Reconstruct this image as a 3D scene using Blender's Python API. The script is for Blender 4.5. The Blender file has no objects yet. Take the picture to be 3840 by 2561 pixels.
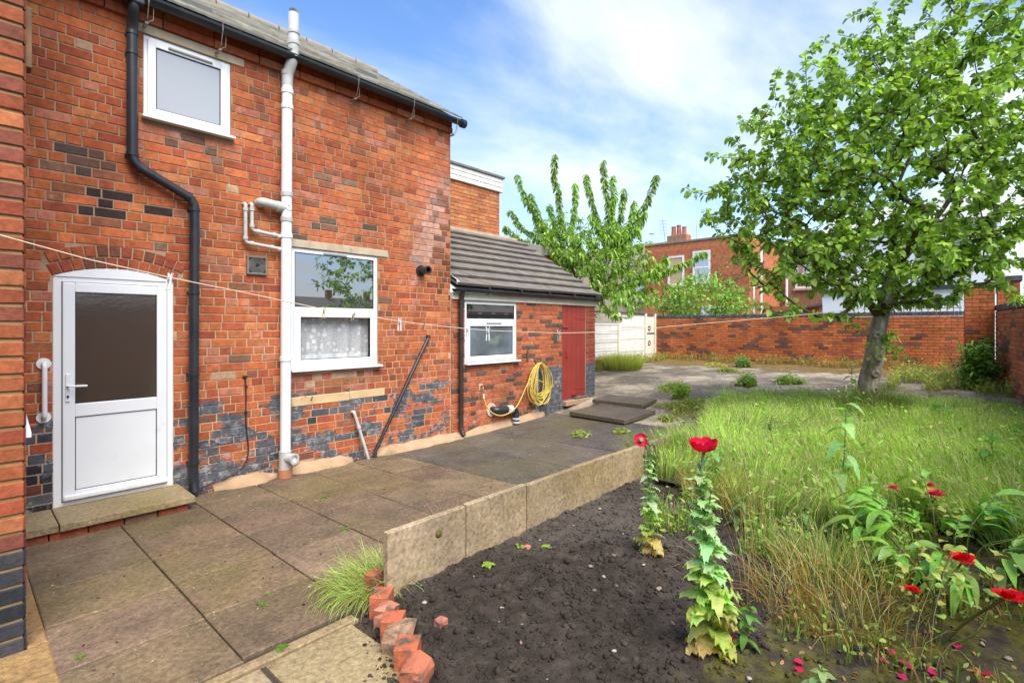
import bpy, math, random
import numpy as np
from mathutils import Vector, Matrix, noise
random.seed(7); rng = np.random.default_rng(7)
sc = bpy.context.scene
COL = sc.collection
R = math.radians
# ------------------------------------------------------------------ camera
cam = bpy.data.cameras.new('camera'); camo = bpy.data.objects.new('camera', cam); COL.objects.link(camo)
ALPHA = R(42.577); CAMP = Vector((0, 0, 1.62))
camo.location = CAMP; camo.rotation_euler = (R(90), 0, ALPHA - R(90))
cam.sensor_width = 36; cam.lens = 17.916; cam.shift_y = -0.0149; cam.clip_start = .05; cam.clip_end = 2000
sc.camera = camo
sc.render.resolution_x = 1024; sc.render.resolution_y = 682
sc.view_settings.view_transform = 'Standard'; sc.view_settings.look = 'None'
sc.view_settings.gamma = 1; sc.view_settings.use_curve_mapping = False
sc.view_settings.exposure = 1.42
# ------------------------------------------------------------------ sky
SUN_EL, SUN_AZ = 54, 198            # degrees; azimuth clockwise from +Y
w = bpy.data.worlds.new('World'); sc.world = w; w.use_nodes = True
nt = w.node_tree; nt.nodes.clear(); L = nt.links.new
def wn(t, **k):
    n = nt.nodes.new(t)
    for a, b in k.items(): setattr(n, a, b)
    return n
def wm(op, a, b=None):
    n = wn('ShaderNodeMath', operation=op)
    for i, v in enumerate((a, b)):
        if v is None: continue
        if isinstance(v, (int, float)): n.inputs[i].default_value = v
        else: L(v, n.inputs[i])
    return n.outputs[0]
sky = wn('ShaderNodeTexSky', sky_type='NISHITA', sun_disc=False, sun_elevation=R(SUN_EL), sun_rotation=R(SUN_AZ), air_density=1.0, dust_density=.6, ozone_density=2.2)
tc = wn('ShaderNodeTexCoord'); sep = wn('ShaderNodeSeparateXYZ'); L(tc.outputs['Generated'], sep.inputs[0])
zc = wm('ADD', wm('MAXIMUM', sep.outputs[2], 0.0), .16)
cmb = wn('ShaderNodeCombineXYZ'); L(wm('DIVIDE', sep.outputs[0], zc), cmb.inputs[0]); L(wm('DIVIDE', sep.outputs[1], zc), cmb.inputs[1])
mp = wn('ShaderNodeMapping'); L(cmb.outputs[0], mp.inputs[0]); mp.inputs['Location'].default_value = (5.55, 2.2, .4); mp.inputs['Rotation'].default_value = (0, 0, R(35)); mp.inputs['Scale'].default_value = (.55, 1.1, 1)
nz = wn('ShaderNodeTexNoise'); L(mp.outputs[0], nz.inputs['Vector']); nz.inputs['Scale'].default_value = .85; nz.inputs['Detail'].default_value = 9; nz.inputs['Roughness'].default_value = .56; nz.inputs['Distortion'].default_value = .45
rp = wn('ShaderNodeValToRGB'); L(nz.outputs['Fac'], rp.inputs[0]); rp.color_ramp.elements[0].position = .37; rp.color_ramp.elements[1].position = .67; rp.color_ramp.interpolation = 'EASE'
hz = wm('POWER', wm('SUBTRACT', 1.0, wm('MINIMUM', wm('MAXIMUM', sep.outputs[2], 0.0), 1.0)), 5.0)
cf = wm('MINIMUM', wm('ADD', wm('MULTIPLY', rp.outputs[0], .8), wm('MULTIPLY', hz, 1.0)), .97)
mx = wn('ShaderNodeMix', data_type='RGBA'); L(cf, mx.inputs[0])
tint = wn('ShaderNodeMix', data_type='RGBA', blend_type='MULTIPLY'); tint.inputs[0].default_value = 1; L(sky.outputs[0], tint.inputs[6]); tint.inputs[7].default_value = (.72, .98, 1.25, 1)
L(tint.outputs[2], mx.inputs[6]); mx.inputs[7].default_value = (4.9, 5.15, 5.5, 1)
bg = wn('ShaderNodeBackground'); L(mx.outputs[2], bg.inputs[0]); bg.inputs[1].default_value = .093
L(bg.outputs[0], wn('ShaderNodeOutputWorld').inputs[0])
# ------------------------------------------------------------------ sun (veiled)
sl = bpy.data.lights.new('sun', 'SUN'); sl.energy = 2.7; sl.angle = R(50); sl.color = (1, .95, .86)
so = bpy.data.objects.new('sun', sl); COL.objects.link(so)
sd = Vector((math.sin(R(SUN_AZ)) * math.cos(R(SUN_EL)), math.cos(R(SUN_AZ)) * math.cos(R(SUN_EL)), math.sin(R(SUN_EL))))
so.rotation_euler = sd.to_track_quat('Z', 'Y').to_euler(); so.location = sd * 30
# ------------------------------------------------------------------ object helpers
def sp(o, parent):
    if parent is not None:
        o.parent = parent; o.matrix_parent_inverse = Matrix.Translation(-parent.location)
    return o
def tag(o, label=None, cat=None, group=None, kind=None):
    if label: o['label'] = label
    if cat: o['category'] = cat
    if group: o['group'] = group
    if kind: o['kind'] = kind
    return o
def thing(name, label, cat, loc=(0, 0, 0), group=None):
    o = bpy.data.objects.new(name, None); o.empty_display_size = .1; o.location = loc; COL.objects.link(o)
    return tag(o, label, cat, group)
def newobj(name, me, mat, parent=None, loc=(0, 0, 0)):
    if mat is not None and not me.materials: me.materials.append(mat)
    o = bpy.data.objects.new(name, me); o.location = loc; COL.objects.link(o); return sp(o, parent)
def mesh_np(name, V, F, mat, cols=None, smooth=False, n=3):
    """V (N,3), F (M,n) uniform polygons"""
    me = bpy.data.meshes.new(name); V = np.asarray(V, np.float32); F = np.asarray(F, np.int32)
    me.vertices.add(len(V)); me.vertices.foreach_set('co', V.ravel())
    me.loops.add(F.size); me.loops.foreach_set('vertex_index', F.ravel())
    me.polygons.add(len(F)); me.polygons.foreach_set('loop_start', np.arange(0, F.size, F.shape[1], dtype=np.int32))
    if smooth: me.polygons.foreach_set('use_smooth', np.ones(len(F), bool))
    me.update(calc_edges=True)
    if cols is not None: setcol(me, cols)
    me.materials.append(mat); return me
def setcol(me, cols):
    a = me.attributes.new('tint', 'FLOAT_COLOR', 'POINT'); c = np.ones((len(me.vertices), 4), np.float32)
    c[:, :3] = np.asarray(cols, np.float32); a.data.foreach_set('color', c.ravel())
class MB:
    def __init__(s): s.v = []; s.f = []; s.c = []
    def add(s, vs, fs, col=None):
        b = len(s.v); s.v += [tuple(p) for p in vs]; s.f += [tuple(i + b for i in f) for f in fs]; s.c += [col or (1, 1, 1)] * len(vs); return s
    def box(s, x0, x1, y0, y1, z0, z1, col=None):
        return s.add([(x0, y0, z0), (x1, y0, z0), (x1, y1, z0), (x0, y1, z0), (x0, y0, z1), (x1, y0, z1), (x1, y1, z1), (x0, y1, z1)],
                     [(0, 3, 2, 1), (4, 5, 6, 7), (0, 1, 5, 4), (1, 2, 6, 5), (2, 3, 7, 6), (3, 0, 4, 7)], col)
    def tube(s, pts, r, n=10, caps=True, col=None):
        pts = [Vector(p) for p in pts]; rs = r if isinstance(r, (list, tuple)) else [r] * len(pts); vs = []; fs = []
        up = None
        for i, p in enumerate(pts):
            d = (pts[min(i + 1, len(pts) - 1)] - pts[max(i - 1, 0)]).normalized()
            if up is None: up = d.orthogonal().normalized()
            up = (up - d * up.dot(d)); up = up.normalized() if up.length > 1e-6 else d.orthogonal().normalized()
            sd_ = d.cross(up)
            for k in range(n):
                a = 2 * math.pi * k / n; vs.append(p + (up * math.cos(a) + sd_ * math.sin(a)) * rs[i])
            if i:
                for k in range(n):
                    a0 = (i - 1) * n + k; a1 = (i - 1) * n + (k + 1) % n; fs.append((a0, a1, a1 + n, a0 + n))
        s.add(vs, fs, col)
        if caps:                    # separate vertices keep the ends flat when shaded smooth
            s.add(vs[:n], [tuple(range(n))[::-1]], col); s.add(vs[-n:], [tuple(range(n))], col)
        return s
    def ring(s, c, d, ro, ri, h, n=20, col=None):      # a collar: hollow ring round direction d
        c = Vector(c); d = Vector(d).normalized(); u = d.orthogonal().normalized(); v = d.cross(u); vs = []; fs = []
        for (r_, hh) in ((ro, -h / 2), (ro, h / 2), (ri, h / 2), (ri, -h / 2)):
            for k in range(n):
                a = 2 * math.pi * k / n; vs.append(c + d * hh + (u * math.cos(a) + v * math.sin(a)) * r_)
        for j in range(4):
            for k in range(n): fs.append((j * n + k, j * n + (k + 1) % n, ((j + 1) % 4) * n + (k + 1) % n, ((j + 1) % 4) * n + k))
        return s.add(vs, fs, col)
    def build(s, name, mat, parent=None, bev=0, smooth=False, loc=None, seg=2):
        me = bpy.data.meshes.new(name)
        L0 = Vector(loc) if loc is not None else Vector((0, 0, 0))
        me.from_pydata([Vector(p) - L0 for p in s.v] if loc is not None else s.v, [], s.f)
        setcol(me, s.c); 
        if smooth:
            for p in me.polygons: p.use_smooth = True
        me.update(); o = newobj(name, me, mat, parent, L0)
        if bev:
            m = o.modifiers.new('bevel', 'BEVEL'); m.width = bev; m.segments = seg; m.limit_method = 'ANGLE'; m.angle_limit = R(40)
        if smooth == 2:
            m = o.modifiers.new('sub', 'SUBSURF'); m.levels = m.render_levels = 2
        return o
def arc(pts, rr=.06, n=5):     # round the corners of a polyline
    pts = [Vector(p) for p in pts]; out = [pts[0]]
    for a, b, c in zip(pts, pts[1:], pts[2:]):
        d0 = (a - b); d1 = (c - b); l = min(rr, d0.length * .45, d1.length * .45); p0 = b + d0.normalized() * l; p1 = b + d1.normalized() * l
        for k in range(n + 1):
            t = k / n; out.append(p0 * (1 - t) ** 2 + b * 2 * t * (1 - t) + p1 * t * t)
    return out + [pts[-1]]
CF = Vector((math.cos(ALPHA), math.sin(ALPHA), 0)); CR = Vector((math.sin(ALPHA), -math.cos(ALPHA), 0))
def in_view(p):                # is a point within the picture? (chooses which bricks become single objects)
    d = Vector(p) - CAMP; z = d.dot(CF)
    return z > .3 and abs(d.dot(CR) / z) < 1.02 and -.73 < d.z / z < .66
# ------------------------------------------------------------------ ground heights
RX = [-40, 5.2, 7.5, 8.75, 11, 13, 16.3, 60]; RZ = [0, 0, .09, .24, .42, .52, .56, .6]
def gz(x, y):
    fd = min(max((9.0 - x) / 3.0, 0), 1)
    return -.028 * (min(max(y, 0), 6) - 4) * fd + float(np.interp(x, RX, RZ))
def fb(x, y, z=0, o=4, g=.5):
    s_ = 0; a = 1; f_ = 1
    for _ in range(o): s_ += a * noise.noise(Vector((x * f_, y * f_, z + f_))); a *= g; f_ *= 2.1
    return s_
# ------------------------------------------------------------------ materials
class G:
    def __init__(s, name, rough=.8, spec=.3):
        s.m = bpy.data.materials.new(name); s.m.use_nodes = True; s.t = s.m.node_tree; s.b = s.t.nodes['Principled BSDF']
        s.b.inputs['Roughness'].default_value = rough; s.b.inputs['Specular IOR Level'].default_value = spec; s._p = None
    def n(s, t, **k):
        n_ = s.t.nodes.new(t)
        for a, b in k.items(): setattr(n_, a, b)
        return n_
    def put(s, v, sock):
        if hasattr(v, 'links'): s.t.links.new(v, sock)
        elif isinstance(v, (tuple, list)): sock.default_value = (*v, 1) if len(v) == 3 and len(sock.default_value) == 4 else v
        else: sock.default_value = v
    def pos(s):
        if s._p is None: s._p = s.n('ShaderNodeNewGeometry').outputs['Position']
        return s._p
    def noise(s, scale, det=4, rough=.55, dist=0, sc3=None, off=None):
        n_ = s.n('ShaderNodeTexNoise'); v = s.pos()
        if sc3 or off:
            m_ = s.n('ShaderNodeMapping'); s.put(v, m_.inputs[0])
            if sc3: m_.inputs['Scale'].default_value = sc3
            if off: m_.inputs['Location'].default_value = off
            v = m_.outputs[0]
        s.put(v, n_.inputs['Vector']); n_.inputs['Scale'].default_value = scale; n_.inputs['Detail'].default_value = det; n_.inputs['Roughness'].default_value = rough; n_.inputs['Distortion'].default_value = dist
        return n_.outputs['Fac']
    def vor(s, scale, feat='F1', out='Distance', rnd=1):
        n_ = s.n('ShaderNodeTexVoronoi', feature=feat); s.put(s.pos(), n_.inputs['Vector']); n_.inputs['Scale'].default_value = scale
        n_.inputs['Randomness'].default_value = rnd; return n_.outputs[out]
    def ramp(s, f, *st, ease=False):
        n_ = s.n('ShaderNodeValToRGB'); s.put(f, n_.inputs[0]); e = n_.color_ramp.elements
        while len(e) < len(st): e.new(.5)
        for el, (p, c) in zip(e, st): el.position = p; el.color = (c, c, c, 1) if isinstance(c, (int, float)) else (*c, 1)
        if ease: n_.color_ramp.interpolation = 'EASE'
        return n_.outputs[0]
    def mix(s, f, a, b, mode='MIX'):
        n_ = s.n('ShaderNodeMix', data_type='RGBA', blend_type=mode); s.put(f, n_.inputs[0]); s.put(a, n_.inputs[6]); s.put(b, n_.inputs[7]); return n_.outputs[2]
    def math(s, op, a, b=None, clamp=False):
        n_ = s.n('ShaderNodeMath', operation=op, use_clamp=clamp); s.put(a, n_.inputs[0])
        if b is not None: s.put(b, n_.inputs[1])
        return n_.outputs[0]
    def attr(s): n_ = s.n('ShaderNodeAttribute'); n_.attribute_name = 'tint'; return n_.outputs['Color']
    def xyz(s): n_ = s.n('ShaderNodeSeparateXYZ'); s.put(s.pos(), n_.inputs[0]); return n_.outputs
    def bump(s, h, strength=.5, dist=.01):
        n_ = s.n('ShaderNodeBump'); n_.inputs['Strength'].default_value = strength; n_.inputs['Distance'].default_value = dist
        s.put(h, n_.inputs['Height']); s.t.links.new(n_.outputs[0], s.b.inputs['Normal'])
    def col(s, c): s.put(c, s.b.inputs['Base Color']); return s
def surf(name, c1, c2=None, scale=3, rough=.8, bump=0, bscale=40, bdist=.006, spec=.3, attr=False, metal=0, dirt=None, dsc=6, dthr=(.55, .7)):
    g = G(name, rough, spec); c = g.mix(g.ramp(g.noise(scale, 6), (.35, 0.), (.65, 1.)), c1, c2 or c1)
    if attr: c = g.mix(1, c, g.attr(), 'MULTIPLY')
    if dirt: c = g.mix(g.ramp(g.noise(dsc, 7, .65), (dthr[0], 0.), (dthr[1], 1.)), c, dirt)
    g.col(c); g.b.inputs['Metallic'].default_value = metal
    if bump: g.bump(g.noise(bscale, 5), bump, bdist)
    return g.m
def bitumen(g, paint):
    zm, xa, xb, th = paint; o = g.xyz()
    pm = g.math('GREATER_THAN', g.math('ADD', g.noise(3.0, 6, .62, off=(1, 2, 5), sc3=(1, 1, 1.6)), g.math('MULTIPLY', g.noise(26, 4, .6), .28)), th)
    pm = g.math('MULTIPLY', pm, g.math('LESS_THAN', o[2], g.math('ADD', zm - .06, g.math('MULTIPLY', g.noise(5, 4), .12))))
    pm = g.math('MULTIPLY', pm, g.math('MULTIPLY', g.math('GREATER_THAN', o[0], xa), g.math('LESS_THAN', o[0], xb)))
    bit = g.ramp(g.noise(14, 6, .7), (.3, (.05, .053, .06)), (.55, (.11, .115, .125)), (.72, (.36, .35, .34)))
    return pm, bit
def brick_mat(name, paint=None, eff=.72, dark=.64, soft=False):
    """tint attribute x grain; paint = (zmax, xmin, xmax, threshold): flaking bitumen paint over the foot of the wall"""
    g = G(name, .9, .2); c = g.attr()
    c = g.mix(1, c, g.ramp(g.noise(22, 6, .7), (.25, .58), (.75, 1.3)), 'MULTIPLY')
    c = g.mix(1, c, g.ramp(g.noise(1.3, 6, .65, sc3=(1.6, 1.6, .7)), (.3, .68), (.62, 1.12)), 'MULTIPLY')
    c = g.mix(g.ramp(g.noise(7, 6, .7), (dark, 0.), (dark + .12, .75)), c, (.055, .03, .022))
    c = g.mix(g.ramp(g.noise(2.6, 7, .72, off=(3, 7, 1)), (eff, 0.), (eff + .14, .55)), c, (.55, .42, .36))
    c = g.mix(g.ramp(g.noise(90, 3, .6), (.66, 0.), (.74, .55)), c, (.05, .035, .03))
    if paint:
        zm, xa, xb, th = paint; o = g.xyz()
        pm, bit = bitumen(g, paint)
        c = g.mix(pm, c, bit)
        lo = g.math('MULTIPLY', g.math('LESS_THAN', o[2], .34), g.ramp(g.noise(9, 6, .7), (.56, 0.), (.66, .7)))
        c = g.mix(lo, c, (.4, .38, .34))
    g.col(c); g.bump(g.math('ADD', g.noise(60, 5, .65), g.math('MULTIPLY', g.noise(14, 4), 1.2)), .55, .006)
    return g.m
def leaf_mat(name, trans=.35, rough=.45, spec=.35):
    g = G(name, rough, spec); c = g.mix(1, g.attr(), g.ramp(g.noise(30, 3), (.3, .8), (.7, 1.2)), 'MULTIPLY'); g.col(c)
    tr = g.n('ShaderNodeBsdfTranslucent'); g.put(g.mix(1, c, (1.25, 1.35, .6), 'MULTIPLY'), tr.inputs[0])
    ms = g.n('ShaderNodeMixShader'); ms.inputs[0].default_value = trans
    g.t.links.new(g.b.outputs[0], ms.inputs[1]); g.t.links.new(tr.outputs[0], ms.inputs[2]); g.t.links.new(ms.outputs[0], g.t.nodes['Material Output'].inputs[0]); return g.m
def glass_mat(name, base, refl=.3, rough=.0, brough=.6, wav=0):
    g = G(name, brough, .3); g.col(base); gl = g.n('ShaderNodeBsdfGlossy'); gl.inputs['Roughness'].default_value = rough; gl.inputs[0].default_value = (.95, .97, 1, 1)
    if wav:
        b_ = g.n('ShaderNodeBump'); b_.inputs['Strength'].default_value = wav; b_.inputs['Distance'].default_value = .01; g.put(g.noise(25, 3), b_.inputs['Height']); g.t.links.new(b_.outputs[0], gl.inputs['Normal'])
    ms = g.n('ShaderNodeMixShader'); ms.inputs[0].default_value = refl
    g.t.links.new(g.b.outputs[0], ms.inputs[1]); g.t.links.new(gl.outputs[0], ms.inputs[2]); g.t.links.new(ms.outputs[0], g.t.nodes['Material Output'].inputs[0]); return g.m
M = {}
M['brick_house'] = brick_mat('house_brick', paint=(.86, .3, 5.0, .665), eff=.60, dark=.62)
M['brick_wing'] = brick_mat('wing_brick', eff=.7)
M['brick_annex'] = brick_mat('annex_brick', eff=.72, dark=.7, paint=(.88, 6.95, 9, .5))
M['brick_modern'] = brick_mat('modern_brick', eff=.8, dark=.7)
M['mortar'] = surf('sandy_mortar', (.42, .27, .16), (.28, .17, .10), 4, .95, .6, 60, dirt=(.12, .085, .06), dsc=3, dthr=(.56, .8))
def _mort():
    g = G('house_mortar', .95, .1); o = g.xyz()
    c = g.ramp(g.noise(3, 6), (.3, (.32, .195, .115)), (.6, (.5, .33, .205)))
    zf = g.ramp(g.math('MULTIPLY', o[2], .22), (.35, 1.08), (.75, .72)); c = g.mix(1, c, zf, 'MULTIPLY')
    c = g.mix(g.ramp(g.noise(24, 5), (.6, 0.), (.7, .5)), c, (.09, .06, .045)); pm, bit = bitumen(g, (.86, .3, 5.0, .70)); c = g.mix(g.math('MULTIPLY', pm, .85), c, bit); g.col(c); g.bump(g.noise(70, 5), .7, .008); return g.m
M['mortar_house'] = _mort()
M['mortar_wing'] = surf('yellow_mortar', (.36, .25, .11), (.25, .165, .075), 6, .95, .7, 60)
M['mortar_annex'] = surf('pale_mortar', (.58, .42, .31), (.46, .32, .23), 5, .95, .5, 60)
M['mortar_red'] = surf('red_mortar', (.2, .1, .065), (.3, .17, .11), 5, .95, .5, 60)
M['upvc'] = surf('white_upvc', (.78, .78, .76), (.82, .82, .81), 2, .32, spec=.45, dirt=(.6, .58, .52), dsc=5, dthr=(.62, .9))
M['white_pipe'] = surf('white_pipe_plastic', (.76, .76, .74), (.74, .74, .71), 2, .4, spec=.4, dirt=(.6, .58, .52), dsc=4, dthr=(.66, .9))
M['grey_pipe'] = surf('grey_pipe_plastic', (.5, .49, .45), (.42, .41, .37), 6, .5, dirt=(.3, .28, .22), dsc=8)
M['black'] = surf('black_plastic', (.018, .02, .024), (.03, .032, .036), 4, .36, .1, 30, spec=.45, dirt=(.07, .065, .06), dsc=9, dthr=(.58, .85))
M['iron'] = surf('galvanised_bracket', (.3, .29, .27), (.2, .15, .11), 20, .6, metal=.4)
M['stone'] = surf('lintel_stone', (.5, .41, .28), (.4, .31, .2), 7, .9, .5, 50, dirt=(.2, .17, .13), dsc=12, dthr=(.6, .75))
M['slate'] = surf('roof_slate', (.46, .43, .36), (.33, .31, .265), 9, .75, .4, 60, attr=True, dirt=(.36, .3, .2), dsc=18, dthr=(.6, .72))
M['tile'] = surf('annex_tile', (.2, .17, .14), (.135, .115, .098), 5, .7, .5, 70, attr=True, dirt=(.42, .41, .37), dsc=16, dthr=(.71, .76))
M['wood_cream'] = surf('cream_board', (.74, .67, .54), (.62, .55, .43), 6, .75, .3, 30, dirt=(.25, .2, .15), dsc=11, dthr=(.62, .75))
M['wood_white'] = surf('flaking_white_board', (.7, .68, .62), (.6, .57, .5), 6, .8, .4, 30, dirt=(.3, .27, .22), dsc=12, dthr=(.6, .72))
M['red_door'] = surf('red_door_paint', (.32, .042, .026), (.26, .034, .022), 3, .5, .25, 40, spec=.4, dirt=(.16, .03, .02), dsc=8, dthr=(.62, .8))
M['cement'] = surf('orange_cement', (.46, .29, .165), (.36, .23, .13), 5, .95, .6, 30, dirt=(.16, .13, .06), dsc=4, dthr=(.55, .75))
def _slab(name, c1, c2, moss, sp_=1):
    g = G(name, .82, .35); c = g.mix(g.ramp(g.noise(2.6, 7, .65), (.3, 0.), (.7, 1.)), c1, c2); c = g.mix(1, c, g.attr(), 'MULTIPLY')
    c = g.mix(g.ramp(g.noise(1.1, 6, .6, off=(4, 1, 0)), (.48, 0.), (.72, .65)), c, moss)
    c = g.mix(1, c, g.ramp(g.noise(34, 6, .75), (.3, .45), (.7, 1.45)), 'MULTIPLY')
    c = g.mix(g.ramp(g.vor(75), (.07, sp_ * .8), (.13, 0.)), c, (.5, .44, .34))
    c = g.mix(g.ramp(g.noise(60, 2), (.72, 0.), (.76, .7)), c, (.55, .5, .42))
    g.col(c); g.bump(g.noise(55, 6, .7), .5, .005); g.put(g.ramp(g.noise(1.3, 4, off=(9, 2, 0)), (.35, .62), (.65, .9)), g.b.inputs['Roughness']); return g.m
M['slab'] = _slab('paving_brown', (.23, .152, .088), (.105, .072, .044), (.15, .115, .035))
M['slab_dark'] = _slab('paving_dark', (.13, .105, .078), (.07, .057, .044), (.13, .105, .04), .5)
M['slab_pale'] = _slab('paving_pale', (.36, .265, .14), (.25, .18, .095), (.22, .17, .05))
M['edging'] = _slab('edging_concrete', (.42, .31, .19), (.2, .145, .085), (.24, .165, .045))
M['joint'] = surf('joint_dirt', (.045, .034, .024), (.07, .055, .035), 12, 1)
M['strip'] = _slab('cast_strip', (.36, .21, .085), (.24, .14, .06), (.3, .17, .04), .3)
# ------------------------------------------------------------------ ground
def grid(x0, x1, y0, y1, step, zf, keep=None):
    nx = int(round((x1 - x0) / step)) + 1; ny = int(round((y1 - y0) / step)) + 1
    xs = np.linspace(x0, x1, nx); ys = np.linspace(y0, y1, ny)
    V = [(x, y, zf(x, y)) for y in ys for x in xs]; i = np.arange(nx * ny).reshape(ny, nx)
    F = np.stack([i[:-1, :-1], i[:-1, 1:], i[1:, 1:], i[1:, :-1]], -1).reshape(-1, 4)
    if keep:
        V_ = np.array(V); cx = V_[F].mean(1); F = F[[keep(a, b) for a, b, _ in cx]]
    return V, F
gm = G('earth', 1, .1); gm.col(gm.mix(gm.ramp(gm.noise(.6, 6), (.35, 0.), (.65, 1.)), (.09, .07, .04), (.09, .1, .03)))
V, F = grid(-300, 300, -300, 300, 20, lambda x, y: -.45)
tag(newobj('ground', mesh_np('ground', V, F, gm.m, n=4), gm.m), kind='structure')
# concrete yard rising to the back wall
def _yard():
    g = G('yard_concrete', .88, .25); c = g.mix(g.ramp(g.noise(.9, 8, .68), (.36, 0.), (.56, 1.)), (.47, .37, .25), (.15, .12, .085))
    c = g.mix(1, c, g.ramp(g.noise(14, 6, .75), (.3, .62), (.7, 1.28)), 'MULTIPLY')
    o = g.xyz(); far = g.math('GREATER_THAN', g.math('ADD', o[0], g.math('MULTIPLY', g.noise(2.2, 4), 2.6)), 15.1)
    c = g.mix(g.math('MULTIPLY', far, .9), c, g.ramp(g.noise(8, 5), (.35, (.12, .075, .015)), (.7, (.2, .12, .03))))
    c = g.mix(g.ramp(g.noise(1.7, 7, .7, off=(2, 5, 0)), (.58, 0.), (.72, .8)), c, (.11, .095, .04))
    c = g.mix(g.ramp(g.vor(1.05, 'DISTANCE_TO_EDGE'), (.0, .8), (.014, 0.)), c, (.06, .05, .035))
    c = g.mix(g.ramp(g.noise(45, 3), (.66, 0.), (.72, .8)), c, (.05, .04, .03)); g.col(c); g.bump(g.noise(20, 7, .7), .6, .012); return g.m
M['yard'] = _yard()
V, F = grid(4.4, 16.5, -2.4, 8.5, .1, lambda x, y: gz(x, y) - .012 + .02 * fb(x * .8, y * .8, 3, 3) * min(max(x - 6.5, 0), 1) - (.03 if x < 7.2 and y > 2.4 else 0))
yard = tag(newobj('concrete_yard', mesh_np('concrete_yard', V, F, M['yard'], smooth=True, n=4), None), kind='structure')
# patio: a joint bed and single slabs
V, F = grid(-1.2, 7.4, .2, 5.76, .2, lambda x, y: gz(x, y) - .02)
patio = tag(newobj('patio', mesh_np('patio', V, F, M['joint'], n=4), None), kind='structure')
def slab(x0, x1, y0, y1, mat, parent, top=0, th=.045, name='paving_slab', tintv=None, g_=.005, tilt=.0025):
    cx, cy = (x0 + x1) / 2, (y0 + y1) / 2; j = lambda: random.uniform(-.003, .003)
    e = [(x0 + g_ + j(), y0 + g_ + j()), (x1 - g_ + j(), y0 + g_ + j()), (x1 - g_ + j(), y1 - g_ + j()), (x0 + g_ + j(), y1 - g_ + j())]
    t = [random.uniform(-tilt, tilt) for _ in range(4)]; vs = []
    for i, (x, y) in enumerate(e): vs.append((x, y, gz(x, y) + top - th))
    for i, (x, y) in enumerate(e): vs.append((x, y, gz(x, y) + top + t[i] - .005))
    k = .007
    for i, (x, y) in enumerate(e): vs.append((x + (k if x < cx else -k), y + (k if y < cy else -k), gz(x, y) + top + t[i]))
    fs = [(8, 9, 10, 11)] + [(a, (a + 1) % 4, 4 + (a + 1) % 4, 4 + a) for a in range(4)] + [(4 + a, 4 + (a + 1) % 4, 8 + (a + 1) % 4, 8 + a) for a in range(4)]
    tv = tintv or random.uniform(.82, 1.12); c = (tv, tv * random.uniform(.95, 1.03), tv * random.uniform(.9, 1.04))
    return MB().add(vs, fs, c).build(name, mat, parent, loc=(cx, cy, gz(cx, cy) + top))
xs = [.31, .92, 1.52, 2.13, 2.75, 3.30, 3.85]; ys = [2.56, 3.12, 3.68, 4.24, 4.80, 5.36, 5.70]
for i in range(6):
    for j in range(6):
        if j == 5 and i < 2: continue
        dx = .0 if i == 0 else random.uniform(-.01, .01)
        slab(xs[i], xs[i + 1], ys[j] + (.03 * (i % 2)), ys[j + 1] + (.03 * (i % 2) if j < 5 else 0), M['slab'], patio)
for i, x in enumerate([3.85, 4.75, 5.65, 6.55]):
    for j, (a, b) in enumerate([(2.52, 3.4), (3.4, 4.28), (4.28, 5.16), (5.16, 5.66)]):
        slab(x, [4.75, 5.65, 6.55, 7.3][i], a, b, M['slab_dark'], patio, tilt=.004)
# cast strip beside the wing and pale slabs nearest the camera
slab(-.6, .318, 2.3, 3.5, M['strip'], patio, th=.05, name='cement_strip', tintv=.95)
slab(.232, .318, 3.505, 5.24, M['strip'], patio, th=.05, name='cement_strip', tintv=1.0)
slab(.31, 1.47, 2.47, 2.55, M['slab_pale'], patio, name='mortar_strip', tintv=.95)
for a, b in ((-.3, .31), (.31, .95), (.97, 1.42)): slab(a, b, 1.86, 2.46, M['slab_pale'], patio, tintv=random.uniform(.95, 1.1), tilt=.006)
for a, b in ((-.3, .31), (.31, 1.2)): slab(a, b, 1.25, 1.85, M['slab_pale'], patio)
# cement fillet at the foot of the house wall
for k, (a, b) in enumerate(((1.76, 2.40), (2.52, 3.32), (3.62, 5.2), (5.2, 7.1))):
    n_ = max(3, int((b - a) / .05)); vs = []; fs = []
    for i in range(n_ + 1):
        x = a + (b - a) * i / n_; e_ = min(1, i / 3, (n_ - i) / 3); wd = (.02 + .10 * e_) * (1 + .3 * fb(x * 4, k, 1, 2)) * (.7 if k == 3 else 1); hh = (.02 + .045 * e_) * (1 + .4 * fb(x * 5, k, 2, 2)); g0 = gz(x, 5.7)
        vs += [(x, 5.754, g0 + hh + .03), (x, 5.742 - wd * .35, g0 + hh), (x, 5.742 - wd, g0 + .012), (x, 5.738 - wd, g0 - .02)]
        if i: fs += [((i - 1) * 4 + q, (i - 1) * 4 + q + 1, i * 4 + q + 1, i * 4 + q) for q in range(3)]
    MB().add(vs, fs).build('cement_fillet', M['cement'], patio, smooth=True)
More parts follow.
